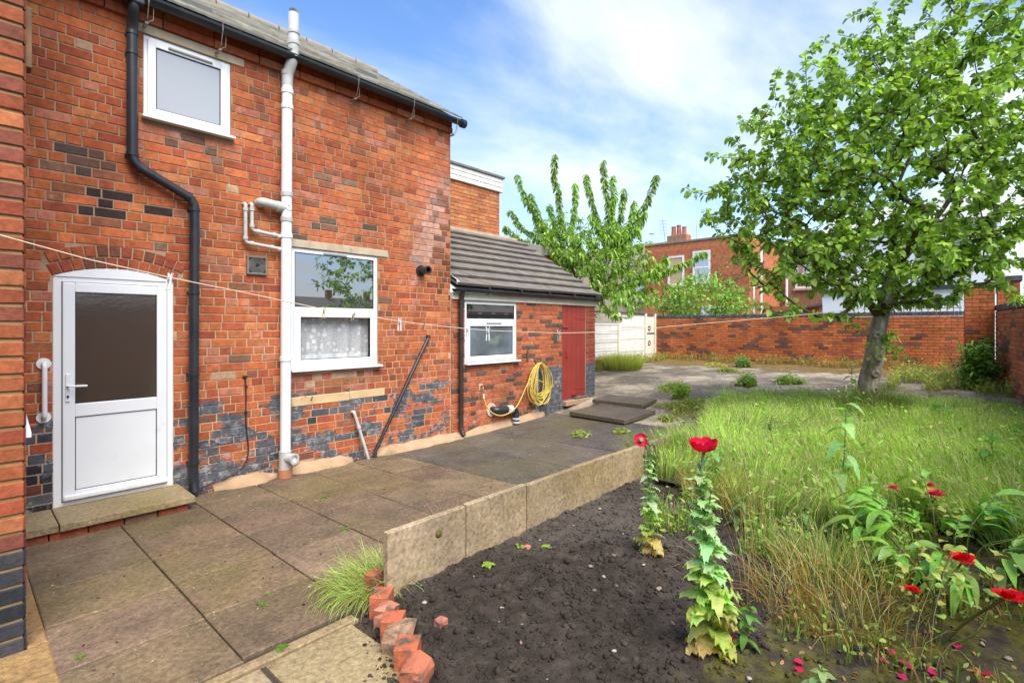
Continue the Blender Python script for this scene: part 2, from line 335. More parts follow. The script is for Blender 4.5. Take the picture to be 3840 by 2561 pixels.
# ------------------------------------------------------------------ bricks
PAL = [((.46, .125, .044), 40), ((.41, .105, .04), 28), ((.34, .08, .037), 14), ((.43, .155, .09), 9), ((.27, .095, .048), 7), ((.21, .11, .068), 2), ((.5, .165, .06), 12), ((.42, .26, .15), .7)]
def pick(pal):
    r_ = random.uniform(0, sum(q for _, q in pal))
    for c, q in pal:
        r_ -= q
        if r_ <= 0: break
    v = random.uniform(.86, 1.12); return tuple(max(0, x * v * random.uniform(.95, 1.05)) for x in c)
def brick_geo(hs, hz, U, N, proud, ch=.0035, j=.0024):
    vs = []
    for (f_, nn, ins) in ((1, -.03, 0), (1, proud - ch, 0), (1, proud, ch)):
        for a, b in ((-1, -1), (1, -1), (1, 1), (-1, 1)):
            q = 0 if nn < 0 else 1
            p = U * (a * (hs - ins) + q * random.uniform(-j, j)) + Vector((0, 0, b * (hz - ins) + q * random.uniform(-j, j))) + N * (nn + (random.uniform(-.0014, .0014) if q else 0)); vs.append(p)
    fs = [(8, 9, 10, 11)] + [(a, (a + 1) % 4, 4 + (a + 1) % 4, 4 + a) for a in range(4)] + [(4 + a, 4 + (a + 1) % 4, 8 + (a + 1) % 4, 8 + a) for a in range(4)]
    return vs, fs
def lay(bricks, wall, O, U, N, mat, nind=300, proud=.007, name='brick', indf=None):
    """bricks: (s, z, half length, half height, tint); the largest in view become single objects, the rest one mesh"""
    O, U, N = Vector(O), Vector(U), Vector(N); inf = []
    for b in bricks:
        p = O + U * b[0] + Vector((0, 0, b[1])); vis = in_view(p) and (indf is None or indf(p)); inf.append((-(b[2] * b[3]) / (p - CAMP).length_squared if vis else 1, p, b))
    inf.sort(key=lambda q: q[0]); rest = MB()
    for i, (k, p, b) in enumerate(inf):
        vs, fs = brick_geo(b[2], b[3], U, N, proud)
        if i < nind and k < 0:
            me = bpy.data.meshes.new(name); me.from_pydata(vs, [], fs); setcol(me, [b[4]] * 12); newobj(name, me, mat, wall, p)
        else: rest.add([v + p for v in vs], fs, b[4])
    if rest.v: tag(rest.build(name + 's_beyond', mat, wall), kind='stuff')
def course_bricks(s0, s1, z0, nc, chh, tintf, holes=(), hfun=None, bond='mix', S=.228, H=.113, J=.010):
    out = []
    for k in range(nc):
        za = z0 + k * chh; zc_ = za + (chh - J) / 2; iv = [(s0, s1)]
        hs_ = [(h[0], h[1]) for h in holes if h[2] < zc_ < h[3]] + (hfun(zc_) if hfun else [])
        for a, b in hs_:
            iv = [q for (p_, r_) in iv for q in ((p_, min(r_, a)), (max(p_, b), r_)) if q[1] - q[0] > .02]
        if bond == 'str': seq = [S]; off = S / 2 * (k % 2)
        elif bond == 'flem': seq = [S, H]; off = (S + H) / 2 * (k % 2) + random.uniform(-.01, .01)
        elif bond == 'head': seq = [H]; off = H / 2 * (k % 2)
        else: seq = random.choice(([S, H], [S, H], [S, S, H], [S, H, H, H])); off = random.uniform(0, sum(seq))
        x = s0 - off; i = 0
        while x < s1:
            l = seq[i % len(seq)] * (random.uniform(.97, 1.03) if bond == 'mix' else 1); i += 1
            for p_, r_ in iv:
                a, b = max(x, p_), min(x + l, r_)
                if b - a > .035: out.append(((a + b) / 2, zc_, (b - a) / 2 - J / 2 + random.uniform(-.001, .001), (chh - J) / 2 + random.uniform(-.0012, .0012), tintf((a + b) / 2, zc_)))
            x += l
    return out
def pane_wall(s0, s1, z0, z1, holes, O, U, n_off, N, mat, name, parent, thick=.25):
    """mortar core of a wall: rectangles round the openings, with real thickness behind"""
    O, U, N = Vector(O), Vector(U), Vector(N); ss = sorted({s0, s1, *[min(max(h[i], s0), s1) for h in holes for i in (0, 1)]}); zz = sorted({z0, z1, *[min(max(h[i], z0), z1) for h in holes for i in (2, 3)]}); mb = MB()
    P = lambda s_, z, n_: O + U * s_ + Vector((0, 0, z)) + N * n_
    for a, b in zip(ss, ss[1:]):
        for c, d in zip(zz, zz[1:]):
            if any(h[0] <= a and b <= h[1] and h[2] <= c and d <= h[3] for h in holes): continue
            mb.add([P(a, c, n_off), P(b, c, n_off), P(b, d, n_off), P(a, d, n_off)], [(0, 1, 2, 3)])
    for h in holes:      # reveals
        a, b, c, d = h[:4]
        mb.add([P(a, c, n_off), P(a, d, n_off), P(a, d, -thick), P(a, c, -thick)], [(0, 1, 2, 3)]); mb.add([P(b, c, n_off), P(b, d, n_off), P(b, d, -thick), P(b, c, -thick)], [(0, 1, 2, 3)])
        mb.add([P(a, d, n_off), P(b, d, n_off), P(b, d, -thick), P(a, d, -thick)], [(0, 1, 2, 3)]); mb.add([P(a, c, n_off), P(b, c, n_off), P(b, c, -thick), P(a, c, -thick)], [(0, 1, 2, 3)])
    return mb.build(name, mat, parent)
# ------------------------------------------------------------------ main house
D = 5.75; XE = 4.92; NY = (0, -1, 0)
house = thing('brick_house', 'two storey red brick house with white door, white soil pipe and black gutter', 'house', (2.5, 5.75, 0))
UW = (1.177, 1.925, 3.555, 4.35); KW = (2.557, 3.685, 1.1, 2.517); DR = (.546, 1.414, .07, 2.045)
AC = (.98, 1.039)
holes = [UW, KW, DR]
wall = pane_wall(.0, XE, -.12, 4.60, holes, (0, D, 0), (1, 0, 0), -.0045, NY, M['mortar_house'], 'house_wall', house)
gab = MB().add([(XE - .008, 5.758, -.2), (XE - .008, 10.7, -.2), (XE - .008, 10.7, 4.66), (XE - .008, 8.24, 6.24), (XE - .008, 5.758, 4.66)], [(0, 1, 2, 3, 4)])
gab.build('gable_wall', M['mortar_house'], house)
def h_tint(x, z):
    if 1.12 < x < 2.06 and 3.34 < z < 3.56: return random.choice([(.47, .16, .08), (.46, .15, .075), (.16, .085, .06), (.44, .14, .07)])
    if 2.56 < x < 3.85 and 2.6 < z < 2.95: return random.choice([(.46, .15, .07), (.45, .13, .055), (.2, .1, .06), (.13, .085, .06), (.44, .12, .05)])
    if 2.55 < x < 3.7 and .86 < z < 1.1: return random.choice([(.5, .2, .12), (.46, .14, .08), (.36, .14, .06), (.55, .33, .2), (.3, .12, .05)])
    if .58 < x < .95 and 2.95 < z < 3.18: return random.choice([(.08, .055, .045), (.11, .07, .055), (.15, .075, .05), (.3, .1, .05)])
    if .75 < x < 1.3 and 2.62 < z < 2.8 and random.random() < .4: return (.05, .035, .03)
    if .3 < x and z < .85 and noise.noise(Vector((x * 1.9, z * 5.5, 4))) + random.uniform(-.22, .22) > (.26 if z > .25 else .3): return random.choice([(.06, .063, .07), (.085, .09, .1), (.11, .112, .12), (.13, .12, .12)])
    if x < .55 and z < .5: return random.choice([(.035, .035, .04), (.05, .045, .045), (.16, .05, .03)])
    c = pick(PAL); v = .9 + .22 * (noise.noise(Vector((x * .9, z * .9, 3))) + .5)
    pl_ = math.exp(-((x - 4.42 - .26 * (z - 2.5)) / .22) ** 2) * min(1, max(0, (z - 2.42) / .1)) * min(1, max(0, (4.0 - z) / .8)) * .6; c = tuple(a * (1 - pl_) + b * pl_ for a, b in zip(c, (.62, .4, .32)))
    if x > 4.55 and 2.0 < z < 3.6 and random.random() < .5: c = tuple(a * .5 for a in c)
    return tuple(a * v for a in c)
def arch_gap(z):
    q = 1.302 ** 2 - (z - AC[1]) ** 2
    if z < 2.04 or q <= 0: return []
    q = min(math.sqrt(q), .50); return [(AC[0] - q, AC[0] + q)]
cut = [(2.557, 3.79, .70, .815), (2.557, 3.836, 2.517, 2.612), (1.117, 2.056, 4.35, 4.44), (2.617, 2.83, .085, .17), (.44, .546, 2.045, 2.046)]
br = course_bricks(.0, XE, -.11, 54, .0845, h_tint, holes + cut, arch_gap, J=.0115)
lay(br, wall, (0, D, 0), (1, 0, 0), NY, M['brick_house'], 300, proud=.001)
# arch over the door: two rings of headers
for ring, (r0, r1) in enumerate(((1.102, 1.195), (1.207, 1.30))):
    nv = 12
    for i in range(nv):
        a = (-.415 + .83 * (i + .5) / nv) + (.02 if ring else 0); ha = .83 / nv / 2 * .86; vs = []
        for nn, ins in ((.02, 0), (-.001, 0), (-.005, .004)):
            for sa, rr in ((-1, r0), (1, r0), (1, r1), (-1, r1)):
                rr_ = rr + (ins if rr == r0 else -ins); aa = a + sa * (ha - ins / 1.2) + random.uniform(-.0015, .0015)
                vs.append((AC[0] + rr_ * math.sin(aa), D + nn, AC[1] + rr_ * math.cos(aa)))
        fs = [(8, 9, 10, 11)] + [(q, (q + 1) % 4, 4 + (q + 1) % 4, 4 + q) for q in range(4)] + [(4 + q, 4 + (q + 1) % 4, 8 + (q + 1) % 4, 8 + q) for q in range(4)]
        MB().add(vs, fs, pick([((.3, .07, .035), 3), ((.19, .075, .04), 2), ((.36, .09, .035), 2)])).build('arch_brick', M['brick_house'], wall, loc=(AC[0] + r0 * math.sin(a), D, AC[1] + r0 * math.cos(a)))
# projecting string course under the eaves
x = .0
while x < XE - .02:
    l = min(.44, XE + .01 - x)
    for z0, pr in ((4.448, .042), (4.536, .03)):
        MB().box(x + .004, x + l - .004, D - pr, D + .02, z0, z0 + .078, pick([((.44, .12, .045), 3), ((.36, .08, .034), 2), ((.5, .17, .08), 1)])).build('string_course_brick', M['brick_house'], wall, bev=.005, loc=(x + l / 2, D, z0))
    x += l
# lintels, sandstone sill band, air brick
def stone(x0, x1, z0, z1, name, mat=None, pr=.012): return MB().box(x0, x1, D - pr, D + .03, z0, z1).build(name, mat or M['stone'], house, bev=.006, loc=((x0 + x1) / 2, D, z0))
stone(1.117, 2.056, 4.355, 4.44, 'lintel'); stone(2.557, 3.836, 2.522, 2.61, 'lintel')
M['stone_y'] = surf('yellow_sandstone', (.6, .44, .24), (.52, .33, .15), 6, .9, .5, 40, dirt=(.05, .045, .04), dsc=14, dthr=(.62, .67))
stone(2.56, 3.28, .705, .81, 'old_sill_stone', M['stone_y'], .006); stone(3.285, 3.785, .715, .813, 'old_sill_stone', M['stone_y'], .006)
ab = stone(2.62, 2.825, .088, .165, 'air_brick', surf('terracotta', (.33, .13, .08), (.25, .1, .065), 9, .9), .006)
hb = MB()
for i in range(9):
    for j in range(3): hb.box(2.632 + i * .0207, 2.645 + i * .0207, D - .0075, D - .004, .099 + j * .021, .111 + j * .021)
hb.build('air_holes', M['black'], ab)
# ------------------------------------------------------------------ windows and door of the house
M['pane_dark'] = glass_mat('dark_window_glass', (.012, .014, .012), .34)
M['pane_frost'] = glass_mat('frosted_glass', (.33, .34, .345), .08, .35, .7)
M['pane_door'] = glass_mat('obscure_door_glass', (.05, .034, .022), .14, .06, .5, .05)
M['pane_grey'] = glass_mat('obscure_grey_glass', (.11, .12, .125), .12, .25, .6, .2)
gg = G('clear_glass'); tr_ = gg.n('ShaderNodeBsdfTransparent'); gl_ = gg.n('ShaderNodeBsdfGlossy'); gl_.inputs['Roughness'].default_value = 0; ms_ = gg.n('ShaderNodeMixShader'); ms_.inputs[0].default_value = .1
gg.t.links.new(tr_.outputs[0], ms_.inputs[1]); gg.t.links.new(gl_.outputs[0], ms_.inputs[2]); gg.t.links.new(ms_.outputs[0], gg.t.nodes['Material Output'].inputs[0]); M['pane_clear'] = gg.m
M['gasket'] = surf('black_gasket', (.02, .02, .02), rough=.6)
def frame_mb(x0, x1, z0, z1, w_, y0, y1, mb=None):
    mb = mb or MB(); mb.box(x0, x0 + w_, y0, y1, z0, z1); mb.box(x1 - w_, x1, y0, y1, z0, z1); mb.box(x0 + w_, x1 - w_, y0, y1, z0, z0 + w_); mb.box(x0 + w_, x1 - w_, y0, y1, z1 - w_, z1); return mb
def sash(win, x0, x1, z0, z1, w_, y, pane, out=.022):
    """opening light: its own frame, black gasket line and pane"""
    s_ = frame_mb(x0, x1, z0, z1, w_, y - out, y + .03).build('sash', M['upvc'], win, bev=.006, loc=(x0, y, z0))
    frame_mb(x0 + w_ - .001, x1 - w_ + .001, z0 + w_ - .001, z1 - w_ + .001, .008, y - out + .009, y + .028).build('gasket', M['gasket'], win, loc=(x0, y, z0))
    MB().box(x0 + w_, x1 - w_, y - out + .016, y - out + .022, z0 + w_, z1 - w_).build('pane', pane, win, loc=(x0, y, z0)); return s_
def sill(win, x0, x1, z, y, wd=.07):
    MB().box(x0 - .02, x1 + .03, y - wd, y + .03, z - .028, z - .002).build('window_sill', M['upvc'], win, bev=.005, loc=(x0, y, z))
def vent_strip(win, xc, wd, z, y): MB().box(xc - wd / 2, xc + wd / 2, y - .016, y + .003, z - .009, z + .009).build('trickle_vent', surf('vent_shadow', (.3, .29, .27), rough=.6), win, bev=.003, loc=(xc, y, z))
Y0 = D + .012
win = frame_mb(UW[0], UW[1], UW[2] + .03, UW[3], .045, Y0, Y0 + .07).build('window', M['upvc'], house, bev=.005, loc=(UW[0], D, UW[2])); win['label'] = 'small frosted upstairs window'
sash(win, UW[0] + .03, UW[1] - .03, UW[2] + .055, UW[3] - .03, .065, Y0, M['pane_frost'])
sill(win, UW[0], UW[1], UW[2] + .03, D); vent_strip(win, 1.56, .38, 4.285, Y0 - .022)
win = frame_mb(KW[0], KW[1], KW[2] + .03, KW[3], .05, Y0, Y0 + .07); win.box(KW[0] + .05, KW[1] - .05, Y0 - .001, Y0 + .069, 1.77, 1.84); win = win.build('window', M['upvc'], house, bev=.005, loc=(KW[0], D, KW[2])); win['label'] = 'kitchen window with a lace curtain in its lower half'
frame_mb(KW[0] + .049, KW[1] - .049, 1.839, KW[3] - .049, .008, Y0 + .005, Y0 + .05).build('gasket', M['gasket'], win)
MB().box(KW[0] + .05, KW[1] - .05, Y0 + .012, Y0 + .018, 1.84, KW[3] - .05).build('pane', M['pane_dark'], win, loc=(KW[0], D, 1.84))
sash(win, KW[0] + .035, KW[1] - .035, KW[2] + .055, 1.80, .075, Y0, M['pane_clear'])
sill(win, KW[0], KW[1], KW[2] + .03, D, .085); vent_strip(win, 3.1, .3, 2.485, Y0)
# room behind the kitchen window, and its lace curtain
MB().box(2.56, 3.69, 6.6, 6.62, 1.0, 2.6).box(2.50, 2.52, 5.84, 6.6, 1.0, 2.6).box(3.72, 3.74, 5.84, 6.6, 1.0, 2.6).box(2.5, 3.74, 5.84, 6.6, .98, 1.0).build('room_lining', surf('room_grey', (.3, .29, .27)), house)
def _lace():
    g = G('lace', .9, .1); uv = g.pos(); fl = g.vor(13, rnd=.85); sm = g.vor(30)
    pet = g.math('LESS_THAN', fl, g.math('ADD', .23, g.math('MULTIPLY', g.noise(45, 2), .18)))
    ln = g.math('LESS_THAN', g.vor(26, 'DISTANCE_TO_EDGE'), .035); net = g.math('LESS_THAN', g.vor(150, 'DISTANCE_TO_EDGE'), .045)
    o = g.xyz(); hem = g.math('LESS_THAN', o[2], 1.285)
    fac = g.math('ADD', g.math('ADD', g.math('MULTIPLY', pet, g.ramp(g.vor(40, 'DISTANCE_TO_EDGE'), (.02, .35), (.06, .95))), g.math('MULTIPLY', ln, .6)), g.math('ADD', g.math('MULTIPLY', net, .4), g.math('MULTIPLY', hem, .55)), True)
    fac = g.math('ADD', g.math('MULTIPLY', fac, .42), .54); g.col((.86, .86, .83)); tr = g.n('ShaderNodeBsdfTransparent'); ms = g.n('ShaderNodeMixShader'); g.put(fac, ms.inputs[0])
    g.t.links.new(tr.outputs[0], ms.inputs[1]); g.t.links.new(g.b.outputs[0], ms.inputs[2]); g.t.links.new(ms.outputs[0], g.t.nodes['Material Output'].inputs[0]); return g.m
vs = []; fs = []; nx, nz_ = 120, 12
for j in range(nz_ + 1):
    for i in range(nx + 1):
        x = 2.6 + 1.04 * i / nx; z = 1.215 + .56 * j / nz_; z = z if j else z + .012 * abs(math.sin(x * 26)) - .004
        vs.append((x, 5.86 + .016 * math.sin(x * 34 + .6 * math.sin(x * 7)) * (1.1 - .5 * j / nz_), z))
        if i and j: b = j * (nx + 1) + i; fs.append((b - nx - 2, b - nx - 1, b, b - 1))
MB().add(vs, fs).build('lace_curtain', _lace(), win, smooth=True)
# door
y = D + .01
door = frame_mb(DR[0], DR[1], DR[2], DR[3], .055, y, y + .07)
seg = 14; hv = []
for i in range(seg + 1):
    x = DR[0] + (DR[1] - DR[0]) * i / seg; hv.append((x, DR[3], AC[1] + math.sqrt(1.098 ** 2 - (x - AC[0]) ** 2)))
vv = [(a, y - .008, b) for a, b, _ in hv] + [(a, y - .008, max(c_, b + .004)) for a, b, c_ in hv] + [(a, y + .03, max(c_, b + .004)) for a, b, c_ in hv]
door.add(vv, [(i, i + 1, seg + 2 + i, seg + 1 + i) for i in range(seg)] + [(seg + 1 + i, seg + 2 + i, 2 * seg + 3 + i, 2 * seg + 2 + i) for i in range(seg)])
door = door.build('door', M['upvc'], house, bev=.004, loc=(DR[0], D, DR[2])); door['label'] = 'white half glazed back door with arched head'
lf = frame_mb(.605, 1.36, .125, 1.995, .082, y - .02, y + .03); lf.box(.687, 1.278, y - .02, y + .03, .838, .952)
lf.build('door_leaf', M['upvc'], door, bev=.006, loc=(.605, D, .125))
MB().box(.60, 1.365, y - .004, y - .001, .12, 2.0).build('gasket', M['gasket'], door)
MB().box(.685, 1.28, y - .006, y + .004, .95, 1.915).build('pane', M['pane_door'], door, loc=(.685, D, .95))
frame_mb(.686, 1.279, .951, 1.914, .007, y - .010, y + .003).build('gasket', M['gasket'], door)
frame_mb(.686, 1.279, .206, .839, .007, y - .012, y + .003).build('gasket', M['gasket'], door)
MB().box(.692, 1.273, y - .009, y + .004, .212, .833).build('lower_panel', M['upvc'], door, loc=(.69, D, .2))
MB().box(.61, 1.36, y - .045, y - .021, .135, .175).build('weather_bar', M['upvc'], door, bev=.008)
hd = MB().box(.622, .652, y - .032, y - .02, .975, 1.215).build('handle_plate', M['upvc'], door, bev=.005)
MB().tube(arc([(.637, y - .03, 1.11), (.637, y - .075, 1.11), (.76, y - .075, 1.106)], .02), .009, 8).build('door_handle', M['upvc'], door, smooth=True)
MB().tube([(.637, y - .033, 1.02), (.637, y - .0335, 1.02)], .010, 12).box(.633, .641, y - .0335, y - .033, 1.0, 1.02).build('keyhole', M['black'], door)
# step below the door
gst = house
MB().box(.232, .53, 5.24, D + .01, .03, .085).build('step_slab', M['slab_pale'], house, bev=.006, loc=(.4, 5.5, .03))
MB().box(.536, 1.455, 5.22, D + .01, .032, .088).build('step_slab', M['slab_pale'], house, bev=.006, loc=(1, 5.5, .03))
x = .24
while x < 1.40:
    l = min(.235, 1.425 - x); MB().box(x + .004, x + l - .004, 5.265, 5.6, -.06, .028, pick([((.36, .1, .05), 2), ((.3, .08, .04), 2), ((.25, .12, .08), 1)])).build('step_brick', M['brick_modern'], house, bev=.005, loc=(x + l / 2, 5.4, -.05)); x += l
# grab rail
gr = MB().tube(arc([(.486, D, 1.308), (.486, D - .075, 1.308), (.486, D - .075, .861), (.486, D, .861)], .045), .0175, 14).build('grab_rail', M['upvc'], house, smooth=True)
for z in (1.308, .861): MB().tube([(.486, D + .004, z), (.486, D - .012, z)], .047, 24).build('rail_flange', M['upvc'], gr, bev=.004)
# extractor vent cover
ev = frame_mb(2.078, 2.289, 2.172, 2.372, .022, D - .03, D + .005).build('vent_cover', surf('grey_vent_plastic', (.19, .17, .145), (.14, .125, .105), 9, .6), house, bev=.006)
MB().box(2.09, 2.28, D - .012, D - .008, 2.18, 2.36).build('vent_back', M['black'], ev)
for k in range(5): MB().ring((2.1835, D - .02, 2.272), (0, 1, 0), .03 + k * .0145, .024 + k * .0145, .012, 28).build('vent_ring', ev.data.materials[0], ev)
for k in range(8):
    a = math.pi * k / 4; MB().tube([(2.1835 + .02 * math.cos(a), D - .02, 2.272 + .02 * math.sin(a)), (2.1835 + .09 * math.cos(a), D - .02, 2.272 + .09 * math.sin(a))], .003, 6).build('vent_spoke', ev.data.materials[0], ev)
# boiler flue
fl = MB().ring((4.368, D - .01, 2.39), (0, 1, 0), .075, .045, .03, 24); fl.ring((4.368, D - .09, 2.39), (0, 1, 0), .05, .036, .17, 24); fl = fl.build('boiler_flue', M['black'], house, smooth=False)
MB().ring((4.368, D - .17, 2.39), (0, 1, 0), .056, .04, .03, 24).build('flue_collar', M['black'], fl)
MB().tube([(4.368, D - .06, 2.39), (4.368, D - .05, 2.39)], .04, 20).build('flue_throat', M['gasket'], fl)
# ------------------------------------------------------------------ pipes of the house
def clip(parent, c, d, r, mat, h=.03, arm=True):
    o = MB().ring(c, d, r + .006, r - .001, h, 18).build('pipe_collar', mat, parent)
    if arm: MB().box(c[0] - .045, c[0] + .045, D - .016, D - .002, c[2] - .012, c[2] + .012).build('pipe_bracket', mat, parent, bev=.003)
yp = D - .075
dp = MB().tube(arc([(1.068, yp - .10, 4.55), (1.068, yp - .10, 4.47), (1.075, yp, 4.33), (1.075, yp, 3.10), (1.575, yp, 2.85), (1.565, yp, .12), (1.565, yp - .035, .0)], .09), .043, 14).build('downpipe', M['black'], house, smooth=True)
for z in (4.28, 4.1, 3.18): clip(dp, (1.075, yp, z), (0, 0, 1), .043, M['black'])
clip(dp, (1.572, yp, 2.76), (0, 0, 1), .043, M['black']); clip(dp, (1.57, yp, 1.95), (0, 0, 1), .043, M['black']); clip(dp, (1.566, yp, 1.15), (0, 0, 1), .043, M['black']); clip(dp, (1.565, yp, .28), (0, 0, 1), .043, M['black'])
for t in (.12, .3, .9): clip(dp, (1.075 + .5 * t, yp, 3.10 - .25 * t), (.5, 0, -.25), .043, M['black'], arm=False)
MB().tube([(1.565, yp - .0362, -.004), (1.565, yp - .0368, -.007)], .037, 14).build('pipe_mouth', M['gasket'], dp)
# soil and vent pipe
ys_ = D - .085
so_ = MB().tube(arc([(2.455, ys_, .1), (2.478, ys_, 4.30)], .1), .056, 18).build('soil_pipe', M['white_pipe'], house, smooth=True)
top = [(2.478, ys_, 4.28), (2.478, ys_, 4.40), (2.515, ys_ - .075, 4.60), (2.515, ys_ - .075, 5.06)]
MB().tube(arc(top[:3] + [(2.515, ys_ - .075, 4.78)], .09), .058, 18).build('pipe_offset', M['grey_pipe'], so_, smooth=True)
MB().tube([(2.515, ys_ - .075, 4.76), (2.515, ys_ - .075, 5.07)], .056, 18).build('vent_stack', surf('vent_pipe_grey', (.58, .57, .54), (.5, .49, .46), 3, .5), so_, smooth=True)
cg = MB()
for k in range(10):
    a = 2 * math.pi * k / 10; b = a + 1.2
    cg.tube([(2.515 + .053 * math.cos(a), ys_ - .075 + .053 * math.sin(a), 5.06), (2.515 + .045 * math.cos(b), ys_ - .075 + .045 * math.sin(b), 5.115), (2.515, ys_ - .075, 5.12)], .004, 5)
cg.build('wire_cage', M['iron'], so_)
for z, m_ in ((4.42, 'grey_pipe'), (4.22, 'white_pipe'), (4.05, 'white_pipe'), (3.08, 'grey_pipe'), (2.80, 'grey_pipe'), (2.62, 'white_pipe'), (1.26, 'white_pipe'), (.22, 'grey_pipe')):
    MB().ring((2.455 + .0055 * z, ys_, z), (0, 0, 1), .064, .05, .05, 20).build('pipe_collar', M[m_], so_, bev=.003)
for z in (4.74, 4.86, 4.6): MB().ring((2.515, ys_ - .075, z), (0, 0, 1), .065, .05, .035, 20).build('pipe_collar', M['grey_pipe'], so_, bev=.003)
MB().ring((2.4585, ys_, 1.24), (0, 0, 1), .0585, .05, .006, 20).build('pipe_seal', M['black'], so_)
MB().tube([(2.455, ys_, .04), (2.455, ys_, .22)], .066, 18).build('access_pipe', M['grey_pipe'], so_, smooth=True)
ac = MB().tube([(2.455, ys_, .165), (2.495, ys_ - .12, .165)], .055, 18).build('access_branch', M['grey_pipe'], so_, smooth=True)
MB().ring((2.4965, ys_ - .125, .165), (.04, -.12, 0), .062, .038, .03, 20).build('access_cap', M['grey_pipe'], so_)
MB().tube([(2.495, ys_ - .122, .165), (2.496, ys_ - .124, .165)], .045, 18).build('access_lid', M['white_pipe'], so_)
MB().tube([(2.455, ys_, -.06), (2.455, ys_, .045)], .074, 18).build('clay_socket', surf('clay', (.5, .2, .09), (.42, .17, .08), 8, .8), so_)
# waste branches
br_ = MB().tube(arc([(2.21, D, 2.95), (2.21, D - .085, 2.95), (2.47, ys_, 2.92)], .05), .05, 14).build('waste_branch', M['grey_pipe'], house, smooth=True)
MB().ring((2.375, ys_ + .0, 2.93), (1, 0, -.1), .058, .045, .04, 18).build('pipe_collar', M['grey_pipe'], br_)
MB().ring((2.47, ys_ - .052, 2.93), (0, 1, 0), .032, .02, .02, 18).build('boss_plug', M['white_pipe'], br_)
for pts in ([(2.05, D + .01, 2.91), (2.05, D - .06, 2.91), (2.05, D - .06, 2.50), (2.46, D - .07, 2.465)], [(2.115, D + .01, 2.92), (2.115, D - .06, 2.92), (2.115, D - .06, 2.635), (2.46, D - .07, 2.605)]):
    wp = MB().tube(arc(pts, .035), .019, 10).build('waste_pipe', M['grey_pipe'], house, smooth=True)
    for c, d in ((Vector(pts[1]) + Vector((0, 0, -.06)), (0, 0, 1)), (Vector(pts[2]) + Vector((0, 0, .05)), (0, 0, 1)), (Vector(pts[2]) + Vector((.06, 0, -.004)), (1, 0, 0)), (Vector(pts[2]) * .35 + Vector(pts[3]) * .65, (1, 0, 0)), (Vector(pts[3]) + Vector((-.07, 0, 0)), (1, 0, 0))):
        MB().ring(c, d, .025, .015, .035, 14).build('pipe_collar', M['grey_pipe'], wp)
sb = MB().tube([(4.482, D - .005, 1.475), (4.482, D - .05, 1.475), (4.44, D - .06, 1.42), (3.60, D - .08, .03), (3.59, D - .09, -.04)], .023, 10).build('waste_pipe', M['black'], house, smooth=True); sb['label'] = 'black diagonal waste pipe'
for t in (.14, .82, .95):
    MB().ring((4.44 - .84 * t, D - .06 - .02 * t, 1.42 - 1.39 * t), (-.84, 0, -1.39), .029, .02, .03, 14).build('pipe_collar', M['black'], sb)
wp = MB().tube(arc([(3.318, D, .555), (3.318, D - .05, .56), (3.5, D - .09, -.06)], .03), .02, 10).build('waste_pipe', M['grey_pipe'], house, smooth=True); wp['label'] = 'short leaning grey waste pipe'
MB().ring((3.375, D - .065, .365), (.18, -.04, -.62), .026, .018, .03, 14).build('pipe_collar', M['grey_pipe'], wp)
cb = MB().tube(arc([(2.065, D - .005, 1.09), (2.075, D - .012, .9), (2.07, D - .012, .6), (2.10, D - .014, .3), (2.07, D - .02, .16), (1.95, D - .03, .08), (1.72, D - .05, .03), (1.5, D - .08, .0)], .1), .007, 6).build('cable', M['black'], house, smooth=True)
MB().box(2.04, 2.085, D - .018, D, 1.075, 1.095).box(2.062, 2.088, D - .022, D, .975, .99).box(2.06, 2.085, D - .022, D, .70, .715).build('cable_clip', M['black'], cb)
# small fixings seen low on the wing corner
# ------------------------------------------------------------------ eaves and roof of the house
gt = MB(); vs = []; fs = []; n_ = 9
for i, x in enumerate((.0, XE + .13)):
    for k in range(n_):
        a = math.pi * k / (n_ - 1); vs.append((x, 5.585 - .062 * math.cos(a), 4.605 - .062 * math.sin(a)))
    for k in range(n_):
        a = math.pi * k / (n_ - 1); vs.append((x, 5.585 - .055 * math.cos(a), 4.605 - .055 * math.sin(a)))
for k in range(n_ - 1): fs += [(k, k + 1, 2 * n_ + k + 1, 2 * n_ + k), (n_ + k, n_ + k + 1, 3 * n_ + k + 1, 3 * n_ + k)]
fs += [(0, n_, 3 * n_, 2 * n_), (n_ - 1, 2 * n_ - 1, 4 * n_ - 1, 3 * n_ - 1)] + [(q + k, q + k + 1, q + n_ + k + 1, q + n_ + k) for q in (0, 2 * n_) for k in range(n_ - 1)]
gut = gt.add(vs, fs).build('gutter', M['black'], house, smooth=False)
MB().tube([(XE + .06, 5.585, 4.585), (XE + .13, 5.585, 4.585)], .062, 16).build('gutter_end', M['black'], gut, smooth=True)
for x in (1.17, 1.78, 3.28, 4.1, 4.86):
    b_ = MB().tube([(x, 5.52, 4.66), (x, 5.525, 4.54), (x, 5.575, 4.42), (x + .0, 5.70, 4.385)], .004, 6); b_.box(x - .012, x + .012, 5.60, 5.72, 4.38, 4.393); b_.tube([(x + .05, 5.59, 4.55), (x + .05, 5.6, 4.43), (x, 5.6, 4.39)], .003, 6); b_.build('gutter_bracket', M['iron'], gut)
MB().box(1.0, 1.14, 5.52, 5.66, 4.50, 4.56).build('gutter_outlet', M['black'], gut, bev=.01)
E0 = Vector((0, 5.56, 4.625)); RG = Vector((0, 8.24, 6.31)); sv = (RG - E0); SL = sv.length; sv.normalize(); sn = Vector((0, -sv.z, sv.y))
if sn.z < 0: sn = -sn
